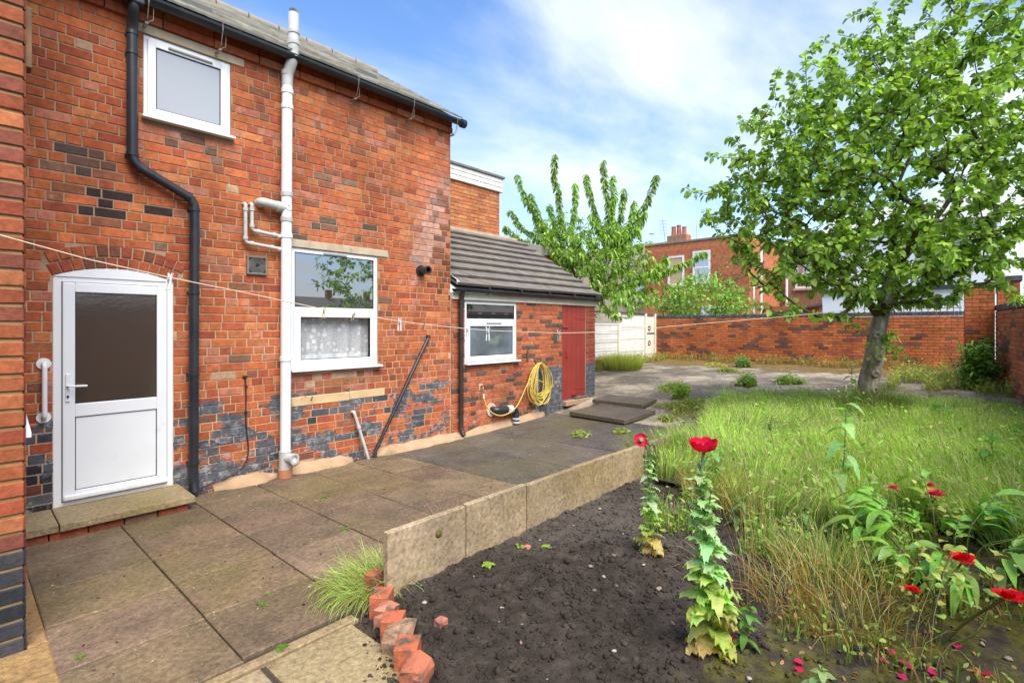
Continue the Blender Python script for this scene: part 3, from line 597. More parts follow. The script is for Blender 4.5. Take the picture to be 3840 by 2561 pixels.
roof = MB().add([(-.5, E0.y, E0.z - .02), (XE + .03, E0.y, E0.z - .02), (XE + .03, RG.y, RG.z - .02), (-.5, RG.y, RG.z - .02), (XE + .03, 10.9, 4.7), (-.5, 10.9, 4.7)], [(0, 1, 2, 3), (3, 2, 4, 5)]).build('roof', M['slate'], house)
def tiles(parent, E0, sv, sn, SL, x0, x1, nr, wd, mat, name, th=.011, lap=1.5, var=.15, jit=.006, nmax=300):
    gsz = SL / nr; allt = []
    for r_ in range(nr):
        x = x0 - (wd / 2 if r_ % 2 else 0)
        while x < x1 - .01:
            a, b = max(x, x0 - random.uniform(0, jit)), min(x + wd, x1 + random.uniform(0, jit)); x += wd
            if b - a < .03: continue
            c = Vector(((a + b) / 2, 0, 0)) + Vector((0, E0.y, E0.z)) + sv * (r_ * gsz); hw = (b - a) / 2 - .002; j0 = random.uniform(-jit, jit)
            ln = min(gsz * lap, SL - r_ * gsz + .03); lf_ = th * 1.7 + random.uniform(0, .004)
            P = lambda u, v, n_: Vector((u, 0, 0)) + sv * v + sn * n_
            vs = [P(-hw, j0, lf_ - th), P(hw, j0, lf_ - th), P(hw, ln, 0), P(-hw, ln, 0), P(-hw, j0, lf_), P(hw, j0, lf_), P(hw, ln, th * .4), P(-hw, ln, th * .4)]
            q = random.uniform(1 - var, 1 + var); allt.append((c, vs, (q, q * random.uniform(.97, 1.02), q * random.uniform(.93, 1.03))))
    allt.sort(key=lambda t: (not in_view(t[0] + sv * .1), (t[0] - CAMP).length)); rest = MB()
    fs = [(0, 3, 2, 1), (4, 5, 6, 7), (0, 1, 5, 4), (1, 2, 6, 5), (2, 3, 7, 6), (3, 0, 4, 7)]
    for i, (c, vs, cl) in enumerate(allt):
        if i < nmax and in_view(c + sv * .1): MB().add(vs, fs, cl).build(name, mat, parent, loc=None).location = c
        else: rest.add([v + c for v in vs], fs, cl)
    if rest.v: tag(rest.build(name + 's_beyond', mat, parent), kind='stuff')
tiles(roof, E0, sv, sn, SL, .3, XE + .06, 17, .27, M['slate'], 'slate', th=.02, var=.28, jit=.012)
x = .3
while x < XE:
    MB().tube([(x, RG.y, RG.z + .0), (x + .43, RG.y, RG.z + .0)], .085, 12).build('ridge_tile', surf('ridge_%d' % int(x * 10), (.22, .2, .16), (.3, .25, .18), 9, .85, .4, 40), roof, loc=None); x += .45
for x, v in ((1.66, .45), (3.78, .7)):
    c = Vector((x, E0.y, E0.z)) + sv * v; vs = []
    for n0, n1 in ((0, .12), ):
        vs = [c + Vector((a, 0, 0)) + sv * b + sn * q for a, b, q in ((-.16, 0, .01), (.16, 0, .01), (.16, .22, .01), (-.16, .22, .01), (-.14, .02, .075), (.14, .02, .075), (.14, .22, .03), (-.14, .22, .03))]
    MB().add(vs, [(0, 1, 5, 4), (1, 2, 6, 5), (2, 3, 7, 6), (3, 0, 4, 7), (4, 5, 6, 7)]).build('roof_vent', surf('vent_grey_%d' % int(x), (.12, .12, .11), (.17, .16, .15), 5, .7), roof)
# ------------------------------------------------------------------ projecting wing at the left
WX, WY = .227, 3.5
wing = MB().add([(-2, WY + .008, -.1), (WX - .008, WY + .008, -.1), (WX - .008, WY + .008, 5.2), (-2, WY + .008, 5.2), (WX - .008, D, -.1), (WX - .008, D, 5.2)], [(0, 1, 2, 3), (1, 4, 5, 2)]).build('wing_wall', M['mortar_wing'], house)
def w_tint(x, z):
    if z < .58: return random.choice([(.03, .032, .038), (.045, .045, .052), (.06, .055, .06), (.2, .06, .04)])
    return pick([((.36, .10, .04), 3), ((.3, .075, .034), 3), ((.25, .075, .045), 2), ((.42, .14, .055), 1), ((.2, .065, .04), 1)])
def wing_courses(x0, x1, corner_right):
    out = []
    for k in range(60):
        z = .0 + k * .0865; zc_ = z + .0375; e = x1; ls = ([.225, .11, .225, .11] if k % 2 else [.11, .065, .225, .11, .225]); i = 0
        while e > x0 + .03:
            l = ls[i % len(ls)]; a = max(e - l, x0); out.append(((a + e) / 2, zc_, (e - a) / 2 - (.007 if i else .003), .0345, w_tint(e, zc_))); e = a; i += 1
    return out
lay(wing_courses(-1.0, WX, True), wing, (0, WY, 0), (1, 0, 0), NY, M['brick_wing'], 150, proud=.003)
lay([(a - WY, z, l, h, c) for a, z, l, h, c in course_bricks(WY + .012, D - .01, .0, 60, .0865, w_tint, bond='flem')], wing, (WX, WY, 0), (0, 1, 0), (1, 0, 0), M['brick_wing'], 0, proud=.006)
MB().box(WX + .002, WX + .028, 3.52, 3.62, 2.92, 3.22).build('timber_post', surf('old_timber', (.2, .12, .06), (.13, .075, .04), 8, .9, .5, 40), house, bev=.003)
MB().add([(WX + .003, 3.53, 1.2), (WX + .003, 3.66, 1.2), (WX + .003, 3.53, 1.06), (WX + .003, 3.66, 1.06), (WX + .026, 3.53, 1.06), (WX + .026, 3.66, 1.06), (WX + .026, 3.53, 1.085), (WX + .026, 3.66, 1.085)], [(0, 2, 4, 6), (1, 7, 5, 3), (0, 6, 7, 1), (6, 4, 5, 7), (2, 3, 5, 4), (0, 1, 3, 2)]).build('white_wedge', M['upvc'], house)
# ------------------------------------------------------------------ lean-to annex
AX = 8.75
annex = thing('lean_to', 'low brick lean-to with grey tiled roof, small white window and red plank door', 'outbuilding', (6.8, 5.75, 0))
AW = (5.205, 6.372, 1.03, 2.005); AD = (7.645, 8.42, .21, 2.03); ah = [AW, AD]
aw = pane_wall(XE, AX, -.15, 2.12, ah, (0, D, 0), (1, 0, 0), -.008, NY, M['mortar_annex'], 'annex_wall', annex)
MB().add([(AX - .008, 5.758, -.1), (AX - .008, 7.9, -.1), (AX - .008, 7.9, 3.5), (AX - .008, 5.758, 2.12)], [(0, 1, 2, 3)]).build('end_wall', M['mortar_annex'], annex)
def a_tint(x, z):
    if x > 8.4: return pick([((.3, .06, .035), 3), ((.36, .085, .045), 2)])
    if 6.9 < x < 7.64 and z < .86: return (.35, .3, .28)
    return pick([((.45, .13, .052), 10), ((.41, .105, .045), 7), ((.5, .16, .075), 3), ((.15, .075, .05), 3), ((.11, .075, .055), 2)])
lay(course_bricks(XE + .002, AX, -.13, 29, .075, a_tint, ah, bond='flem', S=.228, H=.115, J=.011), aw, (0, D, 0), (1, 0, 0), NY, M['brick_annex'], 300, proud=.003)
lay([(s_ - D, z, l, h, c) for s_, z, l, h, c in course_bricks(D + .01, 7.88, -.13, 29, .075, a_tint, bond='flem', S=.228, H=.115)], aw, (AX, D, 0), (0, 1, 0), (1, 0, 0), M['brick_annex'], 0, proud=.003)
Ya = D + .012
win = frame_mb(AW[0], AW[1], AW[2] + .03, AW[3], .045, Ya, Ya + .07); win.box(AW[0] + .045, AW[1] - .045, Ya - .001, Ya + .069, 1.66, 1.735); win = win.build('window', M['upvc'], annex, bev=.005, loc=(AW[0], D, AW[2]))
MB().box(AW[0] + .045, AW[1] - .045, Ya + .012, Ya + .018, 1.735, AW[3] - .045).build('pane', M['pane_dark'], win, loc=(AW[0], D, 1.74))
frame_mb(AW[0] + .044, AW[1] - .044, 1.734, AW[3] - .044, .008, Ya + .004, Ya + .05).build('gasket', M['gasket'], win)
def _pg():
    g = G('steamy_glass', .5); c = g.mix(g.ramp(g.noise(2.2, 3, .5), (.35, 0.), (.65, 1.)), (.06, .065, .07), (.15, .18, .2)); c = g.mix(g.ramp(g.noise(3.1, 2, off=(5, 0, 2)), (.55, 0.), (.72, .8)), c, (.2, .25, .18)); g.col(c)
    gl = g.n('ShaderNodeBsdfGlossy'); gl.inputs['Roughness'].default_value = .12; ms = g.n('ShaderNodeMixShader'); ms.inputs[0].default_value = .1
    g.t.links.new(g.b.outputs[0], ms.inputs[1]); g.t.links.new(gl.outputs[0], ms.inputs[2]); g.t.links.new(ms.outputs[0], g.t.nodes['Material Output'].inputs[0]); return g.m
sash(win, AW[0] + .03, AW[1] - .03, AW[2] + .055, 1.69, .07, Ya, _pg()); sill(win, AW[0], AW[1], AW[2] + .03, D, .08); vent_strip(win, 5.82, .34, 1.67, Ya - .02)
dr = MB().box(AD[0] + .005, AD[1] - .005, D + .035, D + .05, AD[2] + .02, AD[3]).build('plank_door', M['red_door'], annex, loc=(AD[0], D, AD[2])); dr['label'] = 'red painted plank door'
pw = (AD[1] - AD[0] - .02) / 5
for i in range(5):
    x = AD[0] + .01 + i * pw; MB().box(x + .0025, x + pw - .0025, D + .008 + random.uniform(0, .003), D + .04, AD[2] + .02 + (.06 if i == 2 else 0), AD[3] - .005).build('plank', M['red_door'], dr, bev=.005, loc=(x, D, AD[2]))
for z in (.42, 1.78): MB().add([(8.40, D + .004, z - .03), (8.40, D + .004, z + .03), (8.05, D + .004, z + .012), (8.05, D + .004, z - .012), (8.40, D + .010, z - .03), (8.40, D + .010, z + .03), (8.05, D + .010, z + .012), (8.05, D + .010, z - .012)], [(0, 1, 2, 3), (0, 4, 5, 1), (1, 5, 6, 2), (2, 6, 7, 3), (3, 7, 4, 0)]).build('hinge', M['red_door'], dr)
MB().tube(arc([(7.76, D + .01, 1.18), (7.76, D - .03, 1.16), (7.76, D - .03, 1.04), (7.76, D + .01, 1.02)], .02), .008, 7).build('door_handle', M['red_door'], dr)
MB().tube([(7.66, D - .002, 1.60), (7.83, D - .002, 1.60)], .012, 8).build('bolt', M['red_door'], dr)
MB().box(7.64, 8.43, D - .10, D + .05, .13, .222).build('threshold', M['cement'], annex, bev=.01); MB().box(8.0, 8.42, D - .06, D + .03, .224, .262, (.4, .12, .06)).build('threshold_brick', M['brick_annex'], annex, bev=.006)
MB().box(XE + .02, AX + .02, D - .03, D + .02, 2.02, 2.125).build('fascia', M['wood_cream'], annex, bev=.004, loc=(6.8, D, 2.02))
vs = []; fs = []
for x in (XE - .01, AX + .08):
    for q, rr in ((0, .055), (1, .048)):
        for k in range(n_): a = math.pi * k / (n_ - 1); vs.append((x, 5.655 - rr * math.cos(a), 2.175 - rr * math.sin(a)))
for k in range(n_ - 1): fs += [(k, k + 1, 2 * n_ + k + 1, 2 * n_ + k), (n_ + k, n_ + k + 1, 3 * n_ + k + 1, 3 * n_ + k)]
fs += [(0, n_, 3 * n_, 2 * n_), (n_ - 1, 2 * n_ - 1, 4 * n_ - 1, 3 * n_ - 1)] + [(q + k, q + k + 1, q + n_ + k + 1, q + n_ + k) for q in (0, 2 * n_) for k in range(n_ - 1)]
ag = MB().add(vs, fs).build('gutter', M['black'], annex)
for x in (5.6, 6.35, 7.1, 7.85, 8.6): MB().ring((x, 5.655, 2.175), (1, 0, 0), .06, .05, .03, 16).build('gutter_bracket', M['black'], ag)
ad = MB().tube(arc([(5.075, 5.655, 2.13), (5.075, 5.69, 2.0), (5.075, 5.69, .1), (5.08, 5.64, .0)], .05), .036, 12).build('downpipe', surf('brown_downpipe', (.035, .024, .02), (.05, .035, .03), 5, .4, spec=.4), annex, smooth=True)
for z in (1.45, .35, 1.98): MB().ring((5.075, 5.69, z), (0, 0, 1), .043, .034, .03, 16).build('pipe_collar', ad.data.materials[0], ad)
MB().tube([(5.0815, 5.6385, -.004), (5.082, 5.638, -.006)], .03, 12).build('pipe_mouth', M['gasket'], ad)
AE = Vector((0, 5.64, 2.20)); AR = Vector((0, 7.88, 3.57)); av = AR - AE; ASL = av.length; av.normalize(); an = Vector((0, -av.z, av.y))
if an.z < 0: an = -an
ar = MB().add([(XE, AE.y, AE.z - .03), (AX + .05, AE.y, AE.z - .03), (AX + .05, AR.y, AR.z - .03), (XE, AR.y, AR.z - .03)], [(0, 1, 2, 3)]).build('roof', M['tile'], annex)
tiles(ar, AE, av, an, ASL, XE + .01, AX + .07, 9, .335, M['tile'], 'roof_tile', th=.04, lap=1.15, var=.1, jit=.004)
c0 = AE + av * .02
MB().add([(XE + .005, AE.y - .02, AE.z + .1), (XE + .005, AE.y + .32, AE.z + .32), (XE + .16, AE.y + .02, AE.z + .055), (XE + .12, AE.y + .2, AE.z + .18), (XE + .0, AE.y - .03, AE.z + .03)], [(0, 1, 3, 2), (0, 2, 4)]).build('lead_flashing', surf('white_lead', (.62, .62, .6), (.5, .5, .48), 8, .5), annex)
# black waste bend, tap
wb = MB().tube(arc([(5.76, D + .02, .29), (5.78, D - .10, .285), (6.24, D - .10, .26), (6.24, D - .11, -.03)], .09), .058, 14).build('waste_bend', M['black'], annex, smooth=True)
MB().ring((6.08, D - .10, .268), (1, 0, -.05), .066, .05, .12, 20).build('pipe_collar', M['grey_pipe'], wb)
for z in (.1, .04): MB().ring((6.24, D - .11, z), (0, 0, 1), .068, .05, .03, 20).build('pipe_collar', M['grey_pipe'], wb)
MB().tube([(5.76, D + .005, .29), (5.76, D - .02, .29)], .11, 9).build('mortar_patch', M['mortar_annex'], wb)
MB().tube(arc([(5.53, D + .01, .66), (5.53, D - .06, .66), (5.53, D - .07, .55)], .02), .012, 8).box(5.505, 5.555, D - .045, D - .03, .675, .70).build('garden_tap', surf('brass', (.45, .33, .14), rough=.4, metal=.8), annex)
MB().box(5.49, 5.57, D - .012, D + .0, .62, .72).build('tap_plate', M['mortar_annex'], annex, bev=.01)
# ------------------------------------------------------------------ hose on its hook
HC = Vector((6.86, D - .09, .99))
hose = thing('garden_hose', 'coiled yellow garden hose hanging on the lean-to wall beside the red door', 'hose', (6.86, 5.66, .4))
HM = surf('yellow_hose', (.56, .4, .06), (.62, .47, .1), 12, .5, spec=.4); mb = MB(); pts = []
NL = 15
for k in range(NL):
    rx, rz = random.uniform(.13, .29), random.uniform(.27, .37); ox = random.uniform(-.03, .03); oy = -.012 * (k % 5); tl = random.uniform(-.12, .12)
    for q in range(24):
        a = 2 * math.pi * q / 24; px = rx * math.sin(a) * (1 - .25 * math.cos(a)); pz = -rz + rz * math.cos(a)
        pts.append((HC.x + px + ox * (1 - math.cos(a)) / 2 + tl * pz, HC.y + oy + .01 * math.sin(3 * a + k), HC.z + pz - .01 * (k % 4)))
mb.tube(pts, .0085, 7).build('hose_coil', HM, hose, smooth=True)
tail = [(6.62, D - .1, .75), (6.52, D - .1, .62), (6.35, D - .11, .4), (6.2, D - .16, .3), (6.0, D - .17, .215), (5.8, D - .17, .2), (5.65, D - .13, .26), (5.56, D - .08, .4), (5.53, D - .07, .54)]
MB().tube(arc([tuple(pts[6])] + tail, .08, 4), .0085, 7).build('hose_tail', HM, hose, smooth=True)
MB().tube([(5.53, D - .07, .5), (5.53, D - .07, .57)], .014, 8).build('hose_connector', M['white_pipe'], hose)
MB().tube(arc([(6.86, D + .01, 1.02), (6.86, D - .13, 1.005), (6.86, D - .14, 1.05)], .02), .012, 7).build('hose_hook', M['iron'], annex)
MB().box(6.62, 6.65, D - .03, D - .012, 1.04, 1.22).build('wooden_stake', surf('stake', (.14, .08, .05)), annex)
# ------------------------------------------------------------------ taller extension and coped wall behind the lean-to
ext = thing('rear_extension', 'tall orange brick extension with flaking white fascia and flat roof behind the lean-to', 'building', (6.5, 7.9, 0))
EX, EY = 8.19, 7.9
ew = MB().add([(4.9, EY + .006, 2.9), (EX - .006, EY + .006, 2.9), (EX - .006, EY + .006, 4.75), (4.9, EY + .006, 4.75), (EX - .006, 11, 2.9), (EX - .006, 11, 4.75)], [(0, 1, 2, 3), (1, 4, 5, 2)]).build('extension_wall', M['mortar'], ext)
e_t = lambda x, z: pick([((.5, .18, .07), 5), ((.46, .15, .06), 4), ((.53, .23, .09), 3), ((.4, .13, .07), 2)])
lay(course_bricks(4.95, EX, 3.1, 20, .075, e_t, bond='str', S=.225, J=.010), ew, (0, EY, 0), (1, 0, 0), NY, M['brick_modern'], 300, proud=.003)
for k, z in enumerate((4.60, 4.70, 4.80)): MB().box(4.9, EX + .04, EY - .05 - .004 * k, EY + .02, z, z + .093).build('fascia_board', M['wood_white'], ext, bev=.005, loc=(6.5, EY, z))
MB().box(EX + .044, EX + .06, EY - .05, EY + 3, 4.60, 4.89).build('fascia_board', M['wood_white'], ext)
MB().box(4.85, EX + .09, EY - .09, 11, 4.895, 4.95).build('flat_roof', surf('felt', (.13, .13, .115), (.19, .18, .15), 6, .9, .4, 50), ext, bev=.01)
MB().box(4.9, 8.75, EY - .02, EY + .0, 3.57, 3.64).build('mortar_flashing', M['stone'], ext)
cw = thing('parapet_wall', 'brick parapet with grey concrete coping running from behind the lean-to into the cherry tree', 'wall', (9.2, 7.95, 0))
MB().box(8.2, 10.2, 7.96, 8.15, 0, 3.36, (.38, .1, .045)).build('parapet_core', M['mortar_red'], cw)
lay(course_bricks(8.76, 10.2, 2.85, 7, .075, lambda x, z: pick(PAL), bond='str', S=.225), cw, (0, 7.955, 0), (1, 0, 0), NY, M['brick_modern'], 60, proud=.003)
for k in range(4): MB().box(8.205 + k * .5, 8.695 + k * .5, 7.9, 8.2, 3.37, 3.59).build('coping_block', surf('coping_%d' % k, (.2, .185, .155), (.27, .25, .2), 6, .9, .5, 40), cw, bev=.01, loc=(8.45 + k * .5, 8, 3.37))
# ------------------------------------------------------------------ boundary walls
P_MOD = [((.47, .125, .04), 10), ((.42, .105, .038), 6), ((.17, .075, .05), 4), ((.12, .07, .052), 4), ((.3, .09, .045), 3)]
def m_tint(x, z):
    n_ = noise.noise(Vector((x * 1.6, z * 3.5, 9)))
    return pick([((.15, .085, .06), 3), ((.21, .095, .06), 3), ((.36, .115, .055), 2)]) if n_ + random.uniform(-.15, .15) > .28 else pick([((.56, .165, .055), 6), ((.51, .145, .05), 4), ((.4, .12, .055), 1), ((.22, .1, .065), 1)])
CPM = surf('blue_coping_brick', (.075, .072, .078), (.12, .11, .11), 12, .75, .4, 50, attr=True)
bw = thing('back_wall', 'long multi red brick boundary wall with dark coping across the far end of the yard', 'wall', (16.4, 4.2, .5))
BX = 16.3; YL, YR = .0, 8.28
core = MB().box(BX + .006, BX + .215, YL, YR, .2, 1.87).build('wall_core', M['mortar_red'], bw)
lay([(YR - s_, z, l, h, c) for s_, z, l, h, c in course_bricks(0, YR - YL, .38, 20, .075, m_tint, bond='str', S=.225)], core, (BX, 0, 0), (0, 1, 0), (-1, 0, 0), M['brick_modern'], 300, proud=.003)
for i in range(110):
    y0 = YR - .0752 * (i + 1); v = random.uniform(.7, 1.25)
    MB().box(BX - .01, BX + .225, y0 + .004, y0 + .071, 1.882 + random.uniform(-.003, .003), 1.985, (v, v, v)).build('coping_brick', CPM, bw, bev=.008, loc=(BX, y0, 1.88), seg=1)
# railings on the coping
rl = thing('railing', 'thin dark metal railing bars on the back wall coping beside the brick pier', 'railing', (BX + .1, 1.0, 1.99)); RM = surf('railing_rust', (.07, .045, .035), (.04, .03, .028), 12, .7)
for k in range(17): MB().tube([(BX + .1, .36 + k * .12, 1.98), (BX + .1, .36 + k * .12, 2.32)], .008, 6).build('bar', RM, rl)
for z in (2.07, ): MB().tube([(BX + .1, .33, z), (BX + .1, 2.32, z)], .009, 6).build('rail', RM, rl)
# pier and right hand wall
pier = thing('brick_pier', 'square red brick pier with dark cap at the corner of the yard walls', 'pier', (13.5, 0, .5))
PX = 13.3
pc = MB().box(PX + .006, PX + .5, -.204, .224, .2, 2.36).build('pier_core', M['mortar_red'], pier)
lay([(.229 - s_, z, l, h, c) for s_, z, l, h, c in course_bricks(0, .44, .42, 26, .075, m_tint, bond='str', S=.22)], pc, (PX, 0, 0), (0, 1, 0), (-1, 0, 0), M['brick_modern'], 80, proud=.003)
lay(course_bricks(PX + .01, PX + .5, .42, 26, .075, m_tint, bond='str', S=.22), pc, (0, .229, 0), (1, 0, 0), (0, 1, 0), M['brick_modern'], 0, proud=.003)
for k in range(6): MB().box(PX - .02, PX + .52, -.225 + k * .077, -.154 + k * .077, 2.372, 2.46).build('cap_brick', CPM, pier, bev=.008, loc=(PX, -.2 + k * .077, 2.37), seg=1)
pr2 = MB().box(PX + .1, PX + .55, -.55, -.235, .4, 2.46).build('pier_core', M['mortar_red'], pier)
lay([(-.235 - s_, z, l, h, c) for s_, z, l, h, c in course_bricks(0, .315, .42, 27, .075, m_tint, bond='str', S=.21)], pr2, (PX + .095, 0, 0), (0, 1, 0), (-1, 0, 0), M['brick_modern'], 30, proud=.003)
MB().box(PX + .07, PX + .58, -.58, -.232, 2.465, 2.57).build('cap_brick', CPM, pier, bev=.01)
rw = thing('side_wall', 'brick boundary wall running along the right side of the garden', 'wall', (10, -.6, .4))
U2 = Vector((-.993, -.119, 0)).normalized(); N2 = Vector((U2.y, -U2.x, 0)); N2 = N2 if N2.y > 0 else -N2; O2 = Vector((13.4, -.215, 0)); LW = 19
P = lambda s_, n_, z: O2 + U2 * s_ + N2 * n_ + Vector((0, 0, z))
def prism(s0, s1, n0, n1, z0, z1, col=None): return MB().add([P(s0, n0, z0), P(s1, n0, z0), P(s1, n1, z0), P(s0, n1, z0), P(s0, n0, z1), P(s1, n0, z1), P(s1, n1, z1), P(s0, n1, z1)], [(0, 3, 2, 1), (4, 5, 6, 7), (0, 1, 5, 4), (1, 2, 6, 5), (2, 3, 7, 6), (3, 0, 4, 7)], col)
rc = prism(0, LW, -.22, -.006, -.2, 1.90).build('wall_core', M['mortar_red'], rw)
lay(course_bricks(0, LW, -.04, 26, .075, m_tint, bond='str', S=.225), rc, O2, U2, N2, M['brick_modern'], 300, proud=.003)
cop = MB()
for i in range(int(LW / .0752)):
    v = random.uniform(.7, 1.25); pz = prism(i * .0752 + .004, i * .0752 + .071, -.23, .012, 1.912, 2.02, (v, v, v))
    if i < 45: pz.build('coping_brick', CPM, rw, bev=.008, loc=P(i * .0752, 0, 1.91), seg=1)
    else: cop.add(pz.v, pz.f, (v, v, v))
tag(cop.build('coping_bricks_beyond', CPM, rw), kind='stuff')
# ------------------------------------------------------------------ concrete panel fence
fn = thing('panel_fence', 'white painted concrete panel fence with posts between the lean-to and the back wall', 'fence', (14, 8.3, .5)); FY = 8.28
for x in (12.25, 13.88, 15.6, 16.27):
    g0 = gz(x, FY); MB().box(x - .05, x + .05, FY - .06, FY + .06, g0 - .2, 2.04).build('post', M['wood_cream'], fn, bev=.012, loc=(x, FY, g0))
FP = surf('painted_panel', (.66, .64, .59), (.58, .55, .48), 4, .85, .4, 30, dirt=(.33, .3, .24), dsc=9, dthr=(.6, .72)); FG = surf('bare_panel', (.36, .32, .25), (.28, .25, .19), 8, .9, .5, 30, dirt=(.12, .11, .08), dsc=8)
for (a, b, n_, zt) in ((12.31, 13.82, 6, 1.97), (13.94, 15.54, 4, 1.96)):
    z = .42; hgt = (zt - z) / n_
    for k in range(n_):
        m_ = FG if (n_ == 6 and k == n_ - 1) else FP
        MB().box(a, b, FY - .015 - .004 * (k % 2), FY + .03, z + .006, z + hgt - .006).build('panel', m_, fn, bev=.008, loc=(a, FY, z))
        if n_ == 6 and k < n_ - 1: MB().box(a, b, FY - .032, FY - .02, z + hgt * .8, z + hgt * .86).build('panel_rib', FP, fn, bev=.005)
        z += hgt
MB().box(15.66, 16.21, FY - .02, FY + .03, .45, 1.93).build('panel', M['wood_cream'], fn, bev=.01, loc=(15.66, FY, .45))
for z in (1.55, 1.05): MB().ring((15.85, FY - .03, z), (0, 1, 0), .09, .065, .02, 6).build('iron_ornament', RM, fn)
MB().box(15.66, 16.21, FY - .035, FY - .022, 1.36, 1.40).build('iron_strap', RM, fn)
MB().box(12.2, 16.3, FY - .04, FY + .5, 2.045, 2.085).build('sheet_roof', surf('rusty_sheet', (.13, .09, .06), (.2, .14, .1), 8, .9), fn)
# ------------------------------------------------------------------ houses beyond
FB = G('far_brick', .9, .2); _bt = FB.n('ShaderNodeTexBrick'); _mp = FB.n('ShaderNodeMapping'); FB.put(FB.pos(), _mp.inputs[0]); _mp.inputs['Rotation'].default_value = (R(90), 0, R(90)); FB.put(_mp.outputs[0], _bt.inputs['Vector'])
for k_, v_ in (('Color1', (.55, .18, .075, 1)), ('Color2', (.42, .125, .06, 1)), ('Mortar', (.3, .17, .1, 1))): _bt.inputs[k_].default_value = v_
_bt.inputs['Scale'].default_value = 1; _bt.inputs['Brick Width'].default_value = .235; _bt.inputs['Row Height'].default_value = .08; _bt.inputs['Mortar Size'].default_value = .006
FB.col(FB.mix(1, FB.mix(FB.ramp(FB.noise(.9, 6), (.5, 0.), (.7, .45)), _bt.outputs[0], (.3, .12, .07)), FB.ramp(FB.noise(6, 5), (.3, .75), (.7, 1.2)), 'MULTIPLY')); M['far_brick'] = FB.m
M['cream_r'] = surf('cream_render', (.6, .48, .32), (.54, .42, .28), 2, .9); M['white_r'] = surf('white_render', (.86, .85, .83), (.82, .81, .79), 1.5, .9)
M['far_glass'] = glass_mat('far_glass', (.16, .18, .2), .35, .05); M['board'] = surf('window_board', (.6, .42, .24), (.5, .35, .2), 5, .9); M['far_coping'] = surf('far_coping', (.2, .17, .13), (.26, .22, .16), 3, .9)
def fwin(parent, X, y0, y1, z0, z1, pane=None, frame=None):
    w_ = MB()
    for a, b, c, d in ((y0, y0 + .09, z0, z1), (y1 - .09, y1, z0, z1), (y0 + .09, y1 - .09, z0, z0 + .09), (y0 + .09, y1 - .09, z1 - .09, z1), (y0 + .09, y1 - .09, (z0 + z1) / 2 - .04, (z0 + z1) / 2 + .04)): w_.box(X - .03, X + .03, a, b, c, d)
    w_ = w_.build('window', frame or M['upvc'], parent, loc=(X, y0, z0)); MB().box(X - .005, X + .01, y0 + .08, y1 - .08, z0 + .08, z1 - .08).build('pane', pane or M['far_glass'], w_, loc=(X, y0, z0))
    MB().box(X - .1, X + .02, y0 - .08, y1 + .08, z0 - .1, z0).build('window_sill', M['stone'], w_, loc=(X, y0, z0)); return w_
fh = thing('brick_terrace', 'red brick flat topped house with boarded window and chimney beyond the back wall', 'house', (27, 10.6, 0))
MB().box(25, 33, 7.94, 13.29, 0, 5.86).build('house_walls', M['far_brick'], fh)
MB().box(24.95, 33, 7.88, 13.32, 5.865, 5.98).build('parapet_coping', M['far_coping'], fh, bev=.02)
fwin(fh, 24.97, 11.08, 11.95, 3.72, 5.22, M['board']); fwin(fh, 24.97, 9.75, 10.62, 3.72, 5.36); fwin(fh, 24.97, 9.2, 10.2, 1.0, 2.6)
ch_ = MB().box(26, 26.6, 11.4, 12.5, 5.9, 6.5).build('chimney', M['far_brick'], fh, bev=.02)
CPOT = surf('chimney_pot', (.42, .15, .08), (.34, .12, .07), 6, .85)
for y_, h_ in ((11.65, .42), (11.95, .55), (12.25, .5)): MB().tube([(26.3, y_, 6.5), (26.3, y_, 6.5 + h_ * .8), (26.3, y_, 6.5 + h_)], [.13, .11, .13], 12).build('chimney_pot', CPOT, ch_)
ae = MB().tube([(26.3, 12.7, 6.0), (26.3, 12.9, 7.5)], .015, 5)
for k in range(5): ae.tube([(26.3, 12.6 + .02 * k, 6.7 + k * .17), (26.3, 13.1 + .02 * k, 6.75 + k * .17)], .012, 4)
ae.tube([(26.3, 13.4, 6.75), (26.3, 13.7, 6.8)], .03, 5).tube([(26.3, 11.0, 6.2), (26.3, 11.0, 7.0)], .012, 5); ae.build('aerial', M['iron'], fh)
for y_, x_ in ((7.90, 26.6), ): MB().tube([(x_, y_, .5), (x_, y_, 5.4)], .07, 8).build('drainpipe', M['white_pipe'], fh)
MB().tube([(25.5, 7.9, .5), (25.5, 7.9, 3.4), (25.9, 7.9, 3.8)], .05, 8).build('drainpipe', M['white_pipe'], fh)
fh2 = thing('brick_terrace', 'orange brick house with white downpipe seen through the leaves of the big apple tree', 'house', (31, 6, 0))
MB().box(30, 36, 3.4, 7.9, 0, 6.1).build('house_walls', M['far_brick'], fh2); MB().box(29.94, 36, 3.3, 7.93, 6.105, 6.25).build('parapet_coping', M['far_coping'], fh2)
fwin(fh2, 29.97, 6.2, 7.2, 3.6, 5.1); MB().tube([(29.9, 7.6, .5), (29.9, 7.6, 6)], .07, 8).build('drainpipe', M['white_pipe'], fh2); fwin(fh2, 29.97, 7.1, 7.8, 1.2, 2.7)
MB().box(27.5, 28.5, 5.6, 7.7, 0, 2.6).build('outhouse', M['far_brick'], fh2); MB().add([(27.3, 5.4, 2.6), (28.7, 5.4, 2.6), (28.7, 7.85, 2.2), (27.3, 7.85, 2.2), (27.3, 5.4, 2.7), (28.7, 5.4, 2.7), (28.7, 7.85, 2.3), (27.3, 7.85, 2.3)], [(0, 3, 2, 1), (4, 5, 6, 7), (0, 1, 5, 4), (1, 2, 6, 5), (2, 3, 7, 6), (3, 0, 4, 7)]).build('outhouse_roof', M['far_coping'], fh2)
ch = thing('cream_house', 'cream rendered house with dark downpipe behind the cherry tree', 'house', (28, 16, 0))
